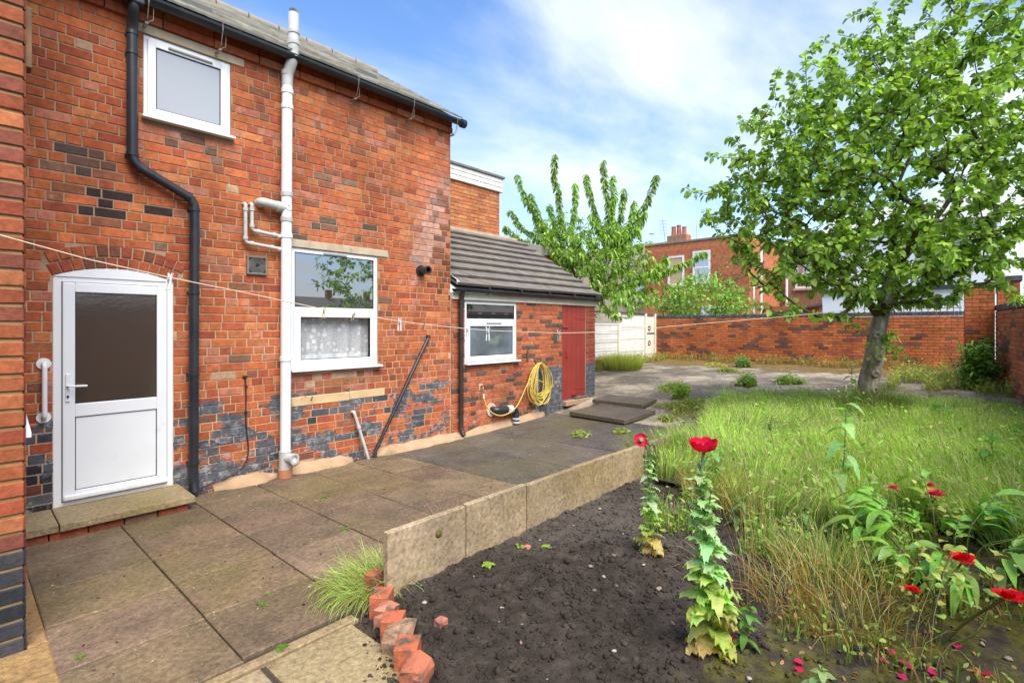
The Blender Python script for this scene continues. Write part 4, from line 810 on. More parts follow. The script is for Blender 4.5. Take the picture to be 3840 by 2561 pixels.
MB().box(27, 34, 13.35, 21, 0, 5.2).build('house_walls', M['cream_r'], ch); MB().add([(26.9, 13.32, 5.2), (26.9, 21, 5.2), (30.5, 21, 7.0), (30.5, 13.32, 7.0), (34, 13.32, 5.2), (34, 21, 5.2)], [(0, 1, 2, 3), (3, 2, 5, 4), (0, 3, 4)]).build('roof', M['far_coping'], ch)
fwin(ch, 26.97, 14.4, 15.0, 3.1, 4.5); MB().tube([(26.9, 15.3, .5), (26.9, 15.3, 5.1)], .09, 8).build('drainpipe', M['black'], ch)
wh = thing('white_house', 'white rendered house with dark gutter behind the apple tree trunk', 'house', (22, 1.7, 0))
MB().box(21.6, 27, -.45, 4.3, 0, 5.0).build('house_walls', M['white_r'], wh); MB().box(20.2, 21.59, -.1, 4.0, 0, 2.75).build('ground_floor_wall', M['white_r'], wh)
MB().box(20.1, 21.59, -.2, 4.1, 2.755, 2.87).build('eaves_gutter', surf('dark_eaves', (.05, .05, .055)), wh); fwin(wh, 21.57, .2, 1.1, 3.5, 4.6); MB().tube([(21.5, 1.3, 2.9), (21.5, 1.3, 4.9)], .06, 8).build('drainpipe', surf('grey_dp', (.2, .2, .2)), wh)
MB().add([(21.4, -.5, 5.0), (21.4, 4.4, 5.0), (24.3, 4.4, 6.2), (24.3, -.5, 6.2), (27, -.5, 5), (27, 4.4, 5)], [(0, 1, 2, 3), (3, 2, 5, 4), (0, 3, 4), (1, 5, 2)]).build('roof', surf('pale_roof', (.45, .44, .42), (.38, .37, .35), 5), wh)
# terrace over the side wall, mirrored in the kitchen window
rh = thing('brick_terrace', 'red brick terrace with slate roof and chimneys mirrored in the kitchen window', 'house', (60, -85, 0))
MB().box(10, 120, -93, -85, 0, 5.4).build('house_walls', M['far_brick'], rh); MB().add([(10, -84.8, 5.4), (120, -84.8, 5.4), (120, -89, 7.6), (10, -89, 7.6), (10, -93.2, 5.4), (120, -93.2, 5.4)], [(0, 1, 2, 3), (3, 2, 5, 4), (0, 3, 4), (1, 5, 2)]).build('roof', M['far_coping'], rh)
for x in range(16, 118, 9): MB().box(x, x + 1.2, -89.4, -88.6, 7.2, 9.2).build('chimney', M['far_brick'], rh)
for x in range(12, 118, 5):
    for z in (1.0, 3.7): MB().box(x, x + 1.4, -85.05, -84.95, z, z + 1.5).build('window', M['upvc'], rh)
# ------------------------------------------------------------------ raised bed: concrete edging slabs on edge
ed = thing('bed_edging', 'row of weathered concrete slabs set on edge along the soil bed', 'edging', (3.4, 2.48, .1))
for k in range(6):
    x0 = 1.65 + k * .603; t = random.uniform(-.006, .006); z1 = .444 + random.uniform(-.006, .008)
    o = MB(); vs = []
    for zz, in ((-.15,), (z1,)):
        vs += [(x0 + .003, 2.475 + t, zz), (x0 + .60, 2.475 + t * .4, zz), (x0 + .60, 2.52 + t * .4, zz), (x0 + .003, 2.52 + t, zz)]
    q = random.uniform(.88, 1.1); o.add(vs, [(0, 3, 2, 1), (4, 5, 6, 7), (0, 1, 5, 4), (1, 2, 6, 5), (2, 3, 7, 6), (3, 0, 4, 7)], (q, q, q))
    o = o.build('edging_slab', M['edging'], ed, bev=.006, loc=(x0, 2.48, 0))
# moss pad on the first slab
MM = surf('moss_clump', (.12, .11, .02), (.07, .07, .015), 30, 1, .8, 90)
mo = MB(); vs = []; fs = []
for j in range(7):
    for i in range(12):
        a = 2 * math.pi * i / 12; b = j / 6 * math.pi / 2; rr = .024 * math.cos(b) * (1 + .2 * noise.noise(Vector((a, b, 1)))); vs.append((2.02 + rr * math.cos(a), 2.476 - .016 * math.sin(b), .335 + rr * math.sin(a)))
        if j: fs.append(((j - 1) * 12 + i, (j - 1) * 12 + (i + 1) % 12, j * 12 + (i + 1) % 12, j * 12 + i))
mo.add(vs, fs).build('moss_pad', MM, ed, smooth=True)
# loose bricks set in the ground at the front of the bed
BM = surf('loose_brick', (1, 1, 1), rough=.9, bump=.5, bscale=50, attr=True, dirt=(.09, .07, .05), dsc=11, dthr=(.47, .64))
LB = [((1.645, 2.6), 0.15, 0.09, 0.065, 12, (0.38, 0.1, 0.045), 'narrow brick standing upright against the end of the concrete edging slab'),
      ((1.6, 2.455), 0.1, 0.12, 0.105, 40, (0.46, 0.12, 0.055), 'second border brick from the concrete slab, clean orange with a level top'),
      ((1.548, 2.33), 0.085, 0.115, 0.1, 36, (0.44, 0.18, 0.11), 'third border brick from the concrete slab, pinkish and broken'),
      ((1.505, 2.205), 0.095, 0.12, 0.105, 41, (0.46, 0.115, 0.05), 'fourth border brick from the concrete slab, orange red with sharp edges'),
      ((1.458, 2.08), 0.11, 0.12, 0.11, 30, (0.33, 0.19, 0.11), 'chipped half brick crusted with grey mortar and moss in the border'),
      ((1.412, 1.955), 0.1, 0.12, 0.105, 42, (0.46, 0.115, 0.05), 'orange border brick with black specks on its top next to the mossy half brick'),
      ((1.37, 1.83), 0.085, 0.12, 0.11, 28, (0.42, 0.13, 0.065), 'lowest border brick at the bottom edge, broken and half buried')]
for i, ((x, y), h_, a, b, rot, c, lab) in enumerate(LB):
    vs = []; ca, sa = math.cos(R(rot)), math.sin(R(rot)); brk = i in (2, 4, 6); g0 = gz(x, y)
    for z in (-.12, h_ * .55, h_):
        for u, v in ((-1, -1), (0, -1), (1, -1), (1, 0), (1, 1), (0, 1), (-1, 1), (-1, 0)):
            jj = .014 if brk and z > 0 else .002; px = u * a / 2 + random.uniform(-jj, jj); py = v * b / 2 + random.uniform(-jj, jj)
            vs.append((x + px * ca - py * sa, y + px * sa + py * ca, g0 + z + (random.uniform(-.02, .012) if brk and z == h_ else random.uniform(-.003, .003))))
    vs.append((x, y, g0 + h_ + (random.uniform(-.005, .02) if brk else 0)))
    fs = [(q * 8 + k, q * 8 + (k + 1) % 8, q * 8 + 8 + (k + 1) % 8, q * 8 + 8 + k) for q in (0, 1) for k in range(8)] + [(16 + k, 16 + (k + 1) % 8, 24) for k in range(8)]
    tag(MB().add(vs, fs, c).build('border_brick', BM, None, bev=.004, loc=(x, y, g0)), lab, 'brick', 'loose border bricks')
# two loose paving slabs stacked by the red door
SG = 'loose slabs by the red door'
for (cx, cy, rot, z, sx, sy, lab) in ((7.55, 4.62, -4, .04, .92, 1.12, 'dark paving slab lying loose in front of the red door, nearer one'), (8.35, 4.85, 3, .035, .62, 1.0, 'dark paving slab lying loose in front of the red door, farther one')):
    ca, sa = math.cos(R(rot)), math.sin(R(rot)); vs = []
    for zz in (-.02, .05):
        for u, v in ((-1, -1), (1, -1), (1, 1), (-1, 1)):
            px, py = u * sx / 2, v * sy / 2; x, y = cx + px * ca - py * sa, cy + px * sa + py * ca; vs.append((x, y, gz(cx, cy) + z + zz + .05 * px))
    tag(MB().add(vs, [(0, 3, 2, 1), (4, 5, 6, 7), (0, 1, 5, 4), (1, 2, 6, 5), (2, 3, 7, 6), (3, 0, 4, 7)], (1.2, 1.1, 1)).build('paving_slab', M['slab_dark'], None, bev=.008, loc=(cx, cy, gz(cx, cy))), lab, 'slab', SG)
tag(MB().box(5.0, 5.75, -.75, -.25, .12, .185, (.75, .7, .7)).build('paving_slab', M['slab_pale'], None, bev=.008, loc=(5.3, -.4, .1)), 'grey brown paving slab half under weeds at the right edge of the bed', 'slab')
tag(MB().box(10.3, 10.95, .55, .63, gz(10.6, .6) + .03, gz(10.6, .6) + .09, (.1, .1, .1)).build('plank', surf('dark_plank', (.05, .045, .04), (.08, .07, .06), 6), None, bev=.005, loc=(10.6, .6, .4)), 'thin dark plank lying on the ground right of the apple tree', 'plank')
# ------------------------------------------------------------------ soil bed and lawn ground
def bed_edge(y): return 1.33 + .37 * (y - 1.74) / .91 if y > 1.0 else 1.03
def soil_z(x, y):
    e = min(1, max(0, (x - bed_edge(y)) / .12)); b = gz(x, y) - .03
    h_ = .105 + .03 * fb(x * 1.3, y * 1.3, 2, 3) + .024 * abs(fb(x * 4, y * 4, 5, 3)) + .015 * fb(x * 15, y * 15, 8, 4, .65)
    return b + (h_ - b) * e
def _soil():
    g = G('dug_soil', .95, .15); c = g.ramp(g.noise(9, 7, .7), (.3, (.024, .018, .013)), (.55, (.058, .044, .033)), (.75, (.12, .094, .073)))
    c = g.mix(g.ramp(g.noise(.8, 4, off=(1, 3, 0)), (.5, 0.), (.75, .5)), c, (.13, .105, .085))
    c = g.mix(g.ramp(g.vor(48), (.05, .8), (.1, 0.)), c, (.22, .18, .14)); o = g.xyz()
    mossm = g.math('MULTIPLY', g.math('LESS_THAN', o[1], g.math('ADD', .35, g.math('MULTIPLY', g.noise(3, 5), .95))), g.ramp(g.noise(5, 6, .7), (.42, 0.), (.55, 1.)))
    c = g.mix(mossm, c, g.ramp(g.noise(30, 4), (.3, (.06, .055, .01)), (.7, (.15, .13, .025)))); c = g.mix(g.ramp(g.noise(.55, 5, .6, off=(7, 2, 0)), (.5, 0.), (.66, .5)), c, (.14, .115, .092)); g.col(c); g.bump(g.noise(70, 8, .75), 1, .012); return g.m
M['soil'] = _soil()
V, F = grid(1.0, 5.6, -1.6, 2.472, .018, soil_z)
tag(newobj('soil_bed', mesh_np('soil_bed', V, F, M['soil'], smooth=True, n=4), None), kind='structure')
# clods and crumbs
def scatter_lumps(n_, pos, r, mat, name, seed=3, flat=.75, label=None, cols=None):
    r_ = np.random.default_rng(seed); t = (1 + 5 ** .5) / 2
    b = np.array([(-1, t, 0), (1, t, 0), (-1, -t, 0), (1, -t, 0), (0, -1, t), (0, 1, t), (0, -1, -t), (0, 1, -t), (t, 0, -1), (t, 0, 1), (-t, 0, -1), (-t, 0, 1)], float); b /= np.linalg.norm(b[0])
    f = np.array([(0, 11, 5), (0, 5, 1), (0, 1, 7), (0, 7, 10), (0, 10, 11), (1, 5, 9), (5, 11, 4), (11, 10, 2), (10, 7, 6), (7, 1, 8), (3, 9, 4), (3, 4, 2), (3, 2, 6), (3, 6, 8), (3, 8, 9), (4, 9, 5), (2, 4, 11), (6, 2, 10), (8, 6, 7), (9, 8, 1)])
    V = b[None] * (1 + r_.uniform(-.35, .35, (n_, 12, 1))) * np.array(r)[:, None, None] * np.array([1, 1, flat]) * r_.uniform(.75, 1.25, (n_, 1, 3))
    a = r_.uniform(0, 6.28, n_); ca, sa = np.cos(a)[:, None], np.sin(a)[:, None]; V = np.stack([V[..., 0] * ca - V[..., 1] * sa, V[..., 0] * sa + V[..., 1] * ca, V[..., 2]], -1) + np.array(pos)[:, None]
    F = f[None] + (np.arange(n_) * 12)[:, None, None]
    o = newobj(name, mesh_np(name, V.reshape(-1, 3), F.reshape(-1, 3), mat, smooth=False, cols=None if cols is None else np.repeat(np.array(cols), 12, 0)), None)
    return tag(o, label, None, None, 'stuff')
pos = []; rad = []
while len(pos) < 11000:
    x, y = random.uniform(1.35, 4.9), random.uniform(.1, 2.45)
    if x < bed_edge(y) + .03: continue
    if random.random() > (1 if y > .75 else .25): continue
    r_ = min(.003 + random.expovariate(260), .024); pos.append((x, y, soil_z(x, y) + r_ * .2)); rad.append(r_)
scatter_lumps(len(pos), pos, rad, M['soil'], 'soil_clods', label='dark crumbly soil clods over the dug bed')
pos = []; rad = []; cc = []
for _ in range(80):
    x, y = random.uniform(1.5, 4.8), random.uniform(-.4, 2.4)
    if x < bed_edge(y) + .05: continue
    r_ = random.uniform(.006, .018); pos.append((x, y, soil_z(x, y) + r_ * .5)); rad.append(r_); cc.append(random.choice([(.3, .23, .17), (.26, .16, .12), (.36, .31, .25), (.18, .14, .11)]))
scatter_lumps(len(pos), pos, rad, surf('pebble', (1, 1, 1), rough=.8, attr=True), 'pebbles', 5, .6, 'small pale pebbles in the soil', cc)
pos = []; rad = []
for _ in range(420):           # crumbs spilled over the border bricks and along the foot of the edging
    if random.random() < .6: y = random.uniform(1.75, 2.6); x = bed_edge(y) + random.gauss(-.07, .06); z = gz(x, y)
    else: x = random.uniform(1.7, 5.0); y = 2.455 - abs(random.gauss(0, .02)); z = soil_z(x, min(y, 2.45))
    r_ = min(.003 + random.expovariate(250), .015); pos.append((x, y, z + r_ * .4)); rad.append(r_)
scatter_lumps(len(pos), pos, rad, M['soil'], 'spilled_soil', 9, label='crumbs of soil spilled along the bed edge')
# brick fragments in the soil
for (x, y, s_, lab) in ((1.66, 2.02, .03, 'small red brick fragment on the soil nearest the border bricks'), (2.66, 2.30, .022, 'small red stone on the soil close to the concrete edging')):
    vs = [(x + s_ * random.uniform(.7, 1.2) * a, y + s_ * random.uniform(.6, 1) * b, soil_z(x, y) + s_ * (.2 + .7 * c)) for a in (-1, 1) for b in (-1, 1) for c in (-1, 1)]
    tag(MB().add(vs, [(0, 1, 3, 2), (4, 6, 7, 5), (0, 4, 5, 1), (2, 3, 7, 6), (0, 2, 6, 4), (1, 5, 7, 3)], (.5, .16, .1)).build('brick_fragment', BM, None, bev=.006, loc=(x, y, .1)), lab, 'stone')
# lawn ground
def lawn_in(x, y):
    e = fb(x * 1.4, y * 1.4, 4, 3) * .22
    if y > 2.5 + .55 * min(max((x - 6.2) / 1.6, 0), 1) + e * .5: return False
    if x > 10.6 - .45 * max(0, y - .3) + e * 2: return False
    return x > 4.15 + .5 * max(0, y - 1.3) * 1.0 + e + (.55 if y < .6 else 0)
def lawn_z(x, y): return max(gz(x, y), .1) + .06 + .05 * fb(x * .9, y * .9, 1, 3)
V, F = grid(3.9, 11.2, -2.2, 3.4, .1, lawn_z, lawn_in)
tag(newobj('lawn', mesh_np('lawn', V, F, surf('lawn_earth', (.05, .05, .018), (.08, .07, .03), 5, 1, .6, 30), smooth=True, n=4), None), kind='structure')
# ------------------------------------------------------------------ washing line and pegs
RP = [(-.93, 3.5, 2.32), (-.4, 3.385, 2.18), (.13, 3.26, 2.031), (.426, 3.189, 1.945), (.746, 3.113, 1.874), (1.084, 3.032, 1.808), (1.505, 2.931, 1.722), (1.679, 2.89, 1.694), (1.975, 2.819, 1.652), (2.141, 2.779, 1.632), (2.468, 2.701, 1.601), (2.634, 2.661, 1.588), (3.286, 2.506, 1.564), (3.665, 2.415, 1.568), (4.387, 2.242, 1.605), (5.369, 2.007, 1.661), (6.616, 1.709, 1.733), (8.006, 1.377, 1.824), (8.86, 1.17, 1.90)]
ROPE = surf('line_rope', (.6, .5, .34), (.5, .4, .26), 60, .85)
tag(MB().tube(RP, .0028, 6).build('washing_line', ROPE, None, smooth=True), 'sagging cream washing line strung from the house corner to the apple tree', 'line')
def peg(p, lab, col, tilt=0, s=1, yaw=0, kind='white'):
    t = thing('clothes_peg', lab, 'peg', p, 'pegs on the washing line'); m_ = surf('peg_' + lab[:14], col, tuple(c * .8 for c in col), 30, .6)
    p = Vector(p); s *= .85; ca, sa = math.cos(tilt), math.sin(tilt); A = Vector((math.cos(yaw), math.sin(yaw), 0)); B = Vector((-math.sin(yaw), math.cos(yaw), 0)); Zv = Vector((0, 0, 1)) * ca + A * sa; Xv = A * ca - Vector((0, 0, 1)) * sa
    for sd_ in (-1, 1):
        vs = []
        for zz, th, off in ((.022, .004, .011), (.010, .005, .006), (-.012, .005, .0055), (-.035, .006, .0075), (-.058, .005, .0085)):
            for w_ in (-.005, .005):
                for q in (-1, 1): vs.append(p + (Zv * zz + B * (sd_ * (off + q * th / 2)) + Xv * w_) * s)
        fs = []
        for r_ in range(4):
            a = r_ * 4; fs += [(a, a + 1, a + 5, a + 4), (a + 2, a + 6, a + 7, a + 3), (a, a + 4, a + 6, a + 2), (a + 1, a + 3, a + 7, a + 5)]
        fs += [(0, 2, 3, 1), (16, 17, 19, 18)]
        MB().add(vs, fs).build('peg_half', m_, t, loc=p, bev=.0012)
    MB().ring(p + Zv * (-.014 * s), Xv, .0075 * s, .004 * s, .012 * s, 10).build('spring', M['iron'], t)
WHT = (.75, .74, .7); WD = (.42, .27, .14)
peg((.75, 3.112, 1.872), 'white peg hanging on the line in front of the back door frame', WHT, .25, 1.35, .6)
peg((1.505, 2.931, 1.718), 'pale wooden peg on the line across the middle of the kitchen window', (.55, .4, .25), .1, 1.05, .6)
peg((1.679, 2.89, 1.693), 'dark olive peg on the line near the right side of the kitchen window', (.22, .17, .07), .45, .95, .6)
peg((1.975, 2.819, 1.65), 'white peg on the line against the bricks right of the kitchen window', WHT, .05, 1.25, .6)
peg((2.141, 2.779, 1.632), 'brown tilted peg on the line above the black diagonal pipe', (.16, .07, .04), .55, .95, .6)
peg((2.468, 2.701, 1.6), 'white peg with looped cord on the line at the left edge of the lean-to window', WHT, -.2, 1.2, .6)
peg((2.634, 2.661, 1.587), 'white peg on the line in the middle of the lean-to window', WHT, 0, 1.5, .6)
peg((3.286, 2.506, 1.563), 'white peg on the line just left of the red door', WHT, -.35, 1.3, .6)
# ------------------------------------------------------------------ vegetation helpers
def nrm(a): return a / np.maximum(np.linalg.norm(a, axis=-1, keepdims=True), 1e-9)
def leaf_batch(P, Dv, Nv, Ln, Wd, cols, fold=.12, droop=.15):
    """cupped six sided leaves"""
    P, Dv, Nv = np.asarray(P, float), nrm(np.asarray(Dv, float)), np.asarray(Nv, float); S = nrm(np.cross(Dv, Nv)); Nn = np.cross(S, Dv); n_ = len(P)
    t = np.array([0, .28, .68, 1, .68, .28, .5]); w_ = np.array([0, .5, .42, 0, -.42, -.5, 0]); h_ = np.array([0, .35, .3, -.6, .3, .35, -.5])
    Lc, Wc = np.asarray(Ln)[:, None, None], np.asarray(Wd)[:, None, None]
    V = P[:, None] + Dv[:, None] * t[None, :, None] * Lc + S[:, None] * w_[None, :, None] * Wc + Nn[:, None] * (h_ * fold)[None, :, None] * Wc
    V[:, :, 2] -= (t ** 2)[None] * droop * np.asarray(Ln)[:, None]
    F = np.array([(0, 1, 6), (1, 2, 6), (2, 3, 6), (3, 4, 6), (4, 5, 6), (5, 0, 6)])[None] + (np.arange(n_) * 7)[:, None, None]
    return V.reshape(-1, 3), F.reshape(-1, 3), np.repeat(np.asarray(cols), 7, 0)
def blades(P, H, lean, Wd, cols, tipcol=None, bend=.5, phi=.0):
    """grass: a bent strip of two quads' height with a pointed tip"""
    P = np.asarray(P, float); n_ = len(P); a = rng.uniform(0, 6.283, n_); S = np.stack([np.cos(a), np.sin(a), np.zeros(n_)], -1) * np.asarray(Wd)[:, None] / 2; H = np.asarray(H)[:, None]; up = np.array([0, 0, 1.])
    ln = np.asarray(lean); b = rng.uniform(.5, 1.2, (n_, 1)) * bend
    lm = np.linalg.norm(ln, axis=1, keepdims=True); du = ln / np.maximum(lm, 1e-6); th = np.clip(lm * b * 2.1, .05, 2.5)
    at = lambda t: P + H * (du * (math.cos(phi) - np.cos(phi + th * t)) / th + up * (np.sin(phi + th * t) - math.sin(phi)) / th)
    M1, T1, T = at(.42), at(.75), at(1.0)
    V = np.stack([P - S, P + S, M1 - S * .85, M1 + S * .85, T1 - S * .5, T1 + S * .5, T], 1)
    F = np.array([(0, 1, 3), (0, 3, 2), (2, 3, 5), (2, 5, 4), (4, 5, 6)])[None] + (np.arange(n_) * 7)[:, None, None]
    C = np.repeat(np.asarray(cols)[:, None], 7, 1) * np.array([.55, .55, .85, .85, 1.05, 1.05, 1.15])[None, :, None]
    return V.reshape(-1, 3), F.reshape(-1, 3), C.reshape(-1, 3)
def joinp(parts):
    Vs, Fs, Cs = [], [], []; o_ = 0
    for v, f, c in parts: Vs.append(v); Fs.append(f + o_); Cs.append(c); o_ += len(v)
    return np.concatenate(Vs), np.concatenate(Fs), np.concatenate(Cs)
def vobj(name, parts, mat, parent=None, smooth=False):
    v, f, c = joinp(parts); return newobj(name, mesh_np(name, v, f, mat, c, smooth), None, parent)
LEAF = leaf_mat('leaf', .45); GRASS = leaf_mat('grass_blade', .3, .6, .2); GLOSS = leaf_mat('glossy_leaf', .3, .3, .45); PETAL = leaf_mat('petal', .3, .6, .15)
BARK = surf('bark', (.2, .16, .11), (.1, .08, .055), 14, .95, .9, 40, .02, dirt=(.24, .22, .17), dsc=9, dthr=(.55, .7)); TWIG = surf('twig_bark', (.07, .045, .028), (.11, .075, .045), 20, .9)
def grow(base_nodes, targets, step=.3, sag=0.0, wander=.05):
    """base_nodes: [(pos, parent)]; each target is joined to the nearest node by a bending twig. Returns positions, parents, list of twig node lists"""
    P = [np.array(p, float) for p, _ in base_nodes]; par = [q for _, q in base_nodes]; tw = []
    cen = P[0]; targets = sorted([np.array(t, float) for t in targets], key=lambda t: np.linalg.norm(t - P[min(3, len(P) - 1)]))
    for t in targets:
        A = np.array(P); d = np.linalg.norm(A - t, axis=1) + np.maximum(0, A[:, 2] - t[2]) * .6; d[:2] += 5; i = int(d.argmin()); a = A[i]; l = np.linalg.norm(t - a); k = max(2, int(l / step)); ids = [i]
        pd = P[i] - P[par[i]] if par[i] >= 0 else np.array([0, 0, 1.]); pd = pd / (np.linalg.norm(pd) + 1e-9)
        for j in range(1, k + 1):
            s_ = j / k; p = a + (t - a) * s_ + pd * l * .25 * math.sin(math.pi * s_) * (1 - s_) + rng.normal(0, wander, 3) * (1 if j < k else 0) * l * .25; p[2] -= sag * math.sin(math.pi * s_)
            P.append(p); par.append(ids[-1]); ids.append(len(P) - 1)
        tw.append(ids)
    return P, par, tw
def skin(P, par, tip, mat, name, parent, ex=2.4, rmin=.0, fixed=None, sides=6):
    n_ = len(P); acc = [0.0] * n_; kids = [0] * n_
    for i in range(n_): 
        if par[i] >= 0: kids[par[i]] += 1
    r = [0.] * n_
    for i in range(n_ - 1, -1, -1):
        r[i] = acc[i] ** (1 / ex) if kids[i] else tip
        if kids[i] == 0: acc[i] = tip ** ex
        if par[i] >= 0: acc[par[i]] += max(acc[i], tip ** ex)
    for i, v in (fixed or {}).items(): r[i] = v
    mb = MB()
    for i in range(n_):
        if par[i] >= 0 and i not in (fixed or {}): mb.tube([P[par[i]], P[i]], [min(r[par[i]], r[i] * 1.35), r[i]], sides if r[i] > .015 else 4, False)
    mb.build(name, mat, parent, smooth=True); return r
def spray(P, tw, spacing, Lr, Wr, cols, last=.75, droop=.3, hang=0.0, spread=1.0, rep=1):
    """leaves along the outer length of the twigs"""
    ps, ds, ns, Ls, Ws, cs = [], [], [], [], [], []
    for ids in tw:
        pts = [P[i] for i in ids]; seg = [np.linalg.norm(b - a) for a, b in zip(pts, pts[1:])]; tot = sum(seg); s_ = max(0.02, tot - last); tone = rng.uniform(.75, 1.25)
        while s_ < tot:
            k = 0; q = s_
            while k < len(seg) - 1 and q > seg[k]: q -= seg[k]; k += 1
            a, b = pts[k], pts[k + 1]; dr_ = (b - a) / (np.linalg.norm(b - a) + 1e-9); p = a + dr_ * q
            for _ in range(rep):
                o_ = rng.normal(0, 1, 3); o_ -= dr_ * o_.dot(dr_); o_ /= np.linalg.norm(o_) + 1e-9
                d = dr_ * .45 + o_ * spread; d[2] -= hang; up = np.array([0, 0, 1.]) + rng.normal(0, .55, 3)
                ps.append(p + o_ * .012); ds.append(d); ns.append(up); l = rng.uniform(*Lr); Ls.append(l); Ws.append(l * rng.uniform(*Wr)); c = cols[rng.integers(len(cols))]; cs.append(np.array(c) * tone * rng.uniform(.8, 1.2))
            s_ += spacing * rng.uniform(.6, 1.4)
    return leaf_batch(ps, ds, ns, Ls, Ws, cs, .16, droop)
def ell_points(ells, n_, shell=.0):
    out = []; vol = np.array([e[3] * e[3] * e[4] for e in ells]); vol /= vol.sum()
    while len(out) < n_:
        e = ells[rng.choice(len(ells), p=vol)]; v = rng.normal(0, 1, 3); v /= np.linalg.norm(v); v *= rng.uniform(shell, 1) ** (1 / 3); out.append((e[0] + v[0] * e[3], e[1] + v[1] * e[3], e[2] + v[2] * e[4]))
    return out
# ------------------------------------------------------------------ apple tree
tree = thing('apple_tree', 'big leafy apple tree with leaning grey trunk on the right of the garden', 'tree', (8.81, 1.2, .3))
B0 = [((8.80, 1.21, .1), -1), ((8.815, 1.197, .35), 0), ((8.835, 1.17, .8), 1), ((8.87, 1.13, 1.1), 2), ((8.90, 1.10, 1.43), 3), ((8.95, 1.05, 1.72), 4), ((9.0, .99, 2.0), 5), ((9.06, .92, 2.4), 6), ((9.11, .875, 2.8), 7), ((9.12, .87, 3.2), 8), ((9.1, .88, 3.6), 9),
      ((8.7, 1.25, 2.12), 5), ((8.2, 1.566, 2.22), 11), ((7.8, 1.853, 2.5), 12), ((7.45, 2.1, 2.75), 13),
      ((9.45, .55, 3.0), 7), ((9.8, .25, 3.6), 15), ((10.0, .05, 4.4), 16), ((10.26, -.23, 5.3), 17), ((10.47, -.46, 6.1), 18),
      ((8.8, 1.1, 3.3), 8), ((8.5, 1.36, 3.7), 20), ((8.2, 1.57, 4.3), 21), ((9.3, .7, 4.2), 10), ((9.5, .5, 4.9), 23), ((9.3, .4, 2.5), 6), ((9.75, .0, 2.7), 25), ((8.4, .7, 2.6), 7), ((8.0, .5, 3.0), 27), ((9.6, 1.5, 3.0), 8), ((10.0, 1.9, 3.5), 29)]
ells = [(9.194, .783, 3.798, 1.87, 1.65), (8.027, 1.905, 3.275, 1.19, 1.1), (10.09, -.044, 5.092, 1.5, 1.4), (7.683, 1.985, 2.6, .8, .5), (9.776, .002, 2.8, .9, .5), (8.814, 1.197, 4.921, .85, .9), (8.318, 1.588, 4.198, .9, .9), (9.489, .462, 5.919, 1.05, .75), (7.197, 2.513, 3.229, .45, .6), (7.85, 2.05, 4.25, .75, .7), (8.2, 1.75, 4.95, .6, .6), (8.7, 1.2, 5.6, .6, .6), (7.5, 2.3, 3.7, .6, .6), (8.5, 1.1, 2.55, 1.25, .65), (9.4, .45, 2.5, .9, .6), (8.9, .5, 2.35, .8, .5)]
tips = [(6.667, 2.942, 3.5), (6.95, 2.756, 3.95), (7.38, 2.46, 4.4), (7.86, 2.09, 4.8), (8.1, 1.82, 5.45), (8.54, 1.5, 5.8), (8.78, 1.09, 6.1), (9.28, .69, 6.5), (7.07, 2.356, 2.5), (7.23, 2.185, 1.95), (7.35, 1.9, 1.78), (6.97, 2.608, 2.85), (7.97, 1.372, 1.75), (9.83, -.35, 1.97), (8.61, .83, 1.5), (8.81, .61, 1.95), (10.17, -.43, 2.5), (7.6, 1.75, 1.85), (8.2, 1.25, 1.95), (7.5, 2.2, 2.1), (7.1, 2.5, 3.9), (6.8, 2.7, 3.2), (7.55, 2.3, 4.6), (8.3, 1.65, 5.6)]
P, par, tw = grow(B0, tips + ell_points(ells, 2350, .12), .28)
fx = {0: .165, 1: .14, 2: .125, 3: .12, 4: .112, 5: .105, 6: .092, 7: .075, 8: .062, 9: .05}
skin(P, par, .0045, TWIG, 'branches', tree, fixed=fx)
TB = G('apple_bark', .95, .15); c = TB.ramp(TB.noise(9, 7, .7, sc3=(1, 1, .35)), (.3, (.12, .09, .06)), (.5, (.3, .25, .18)), (.7, (.5, .45, .35))); c = TB.mix(TB.ramp(TB.noise(4, 6), (.56, 0.), (.7, .8)), c, (.07, .05, .035)); TB.col(c); TB.bump(TB.noise(22, 7, .7, sc3=(1, 1, .3)), 1, .03)
vs = []; fs = []; ns_ = 20; rings = 26
bp = [Vector(B0[i][0]) for i in range(11)]; br_r = [fx.get(i, .05) for i in range(11)]
for j in range(rings + 1):
    t = j / rings * 9.0; i = min(int(t), 8); q = t - i; c = bp[i].lerp(bp[i + 1], q); r_ = br_r[i] * (1 - q) + br_r[i + 1] * q
    if j == 0: r_ *= 1.25
    for k in range(ns_):
        a = 2 * math.pi * k / ns_; v = Vector((math.cos(a), math.sin(a), 0)); rr = r_ * (1 + .2 * noise.noise(Vector((v.x * 1.3, v.y * 1.3, c.z * 2.4))) + .1 * noise.noise(Vector((v.x * 3.5, v.y * 3.5, c.z * 5)))); vs.append(c + v * rr)
        if j: fs.append(((j - 1) * ns_ + k, (j - 1) * ns_ + (k + 1) % ns_, j * ns_ + (k + 1) % ns_, j * ns_ + k))
MB().add(vs, fs).build('trunk', TB.m, tree, smooth=True)
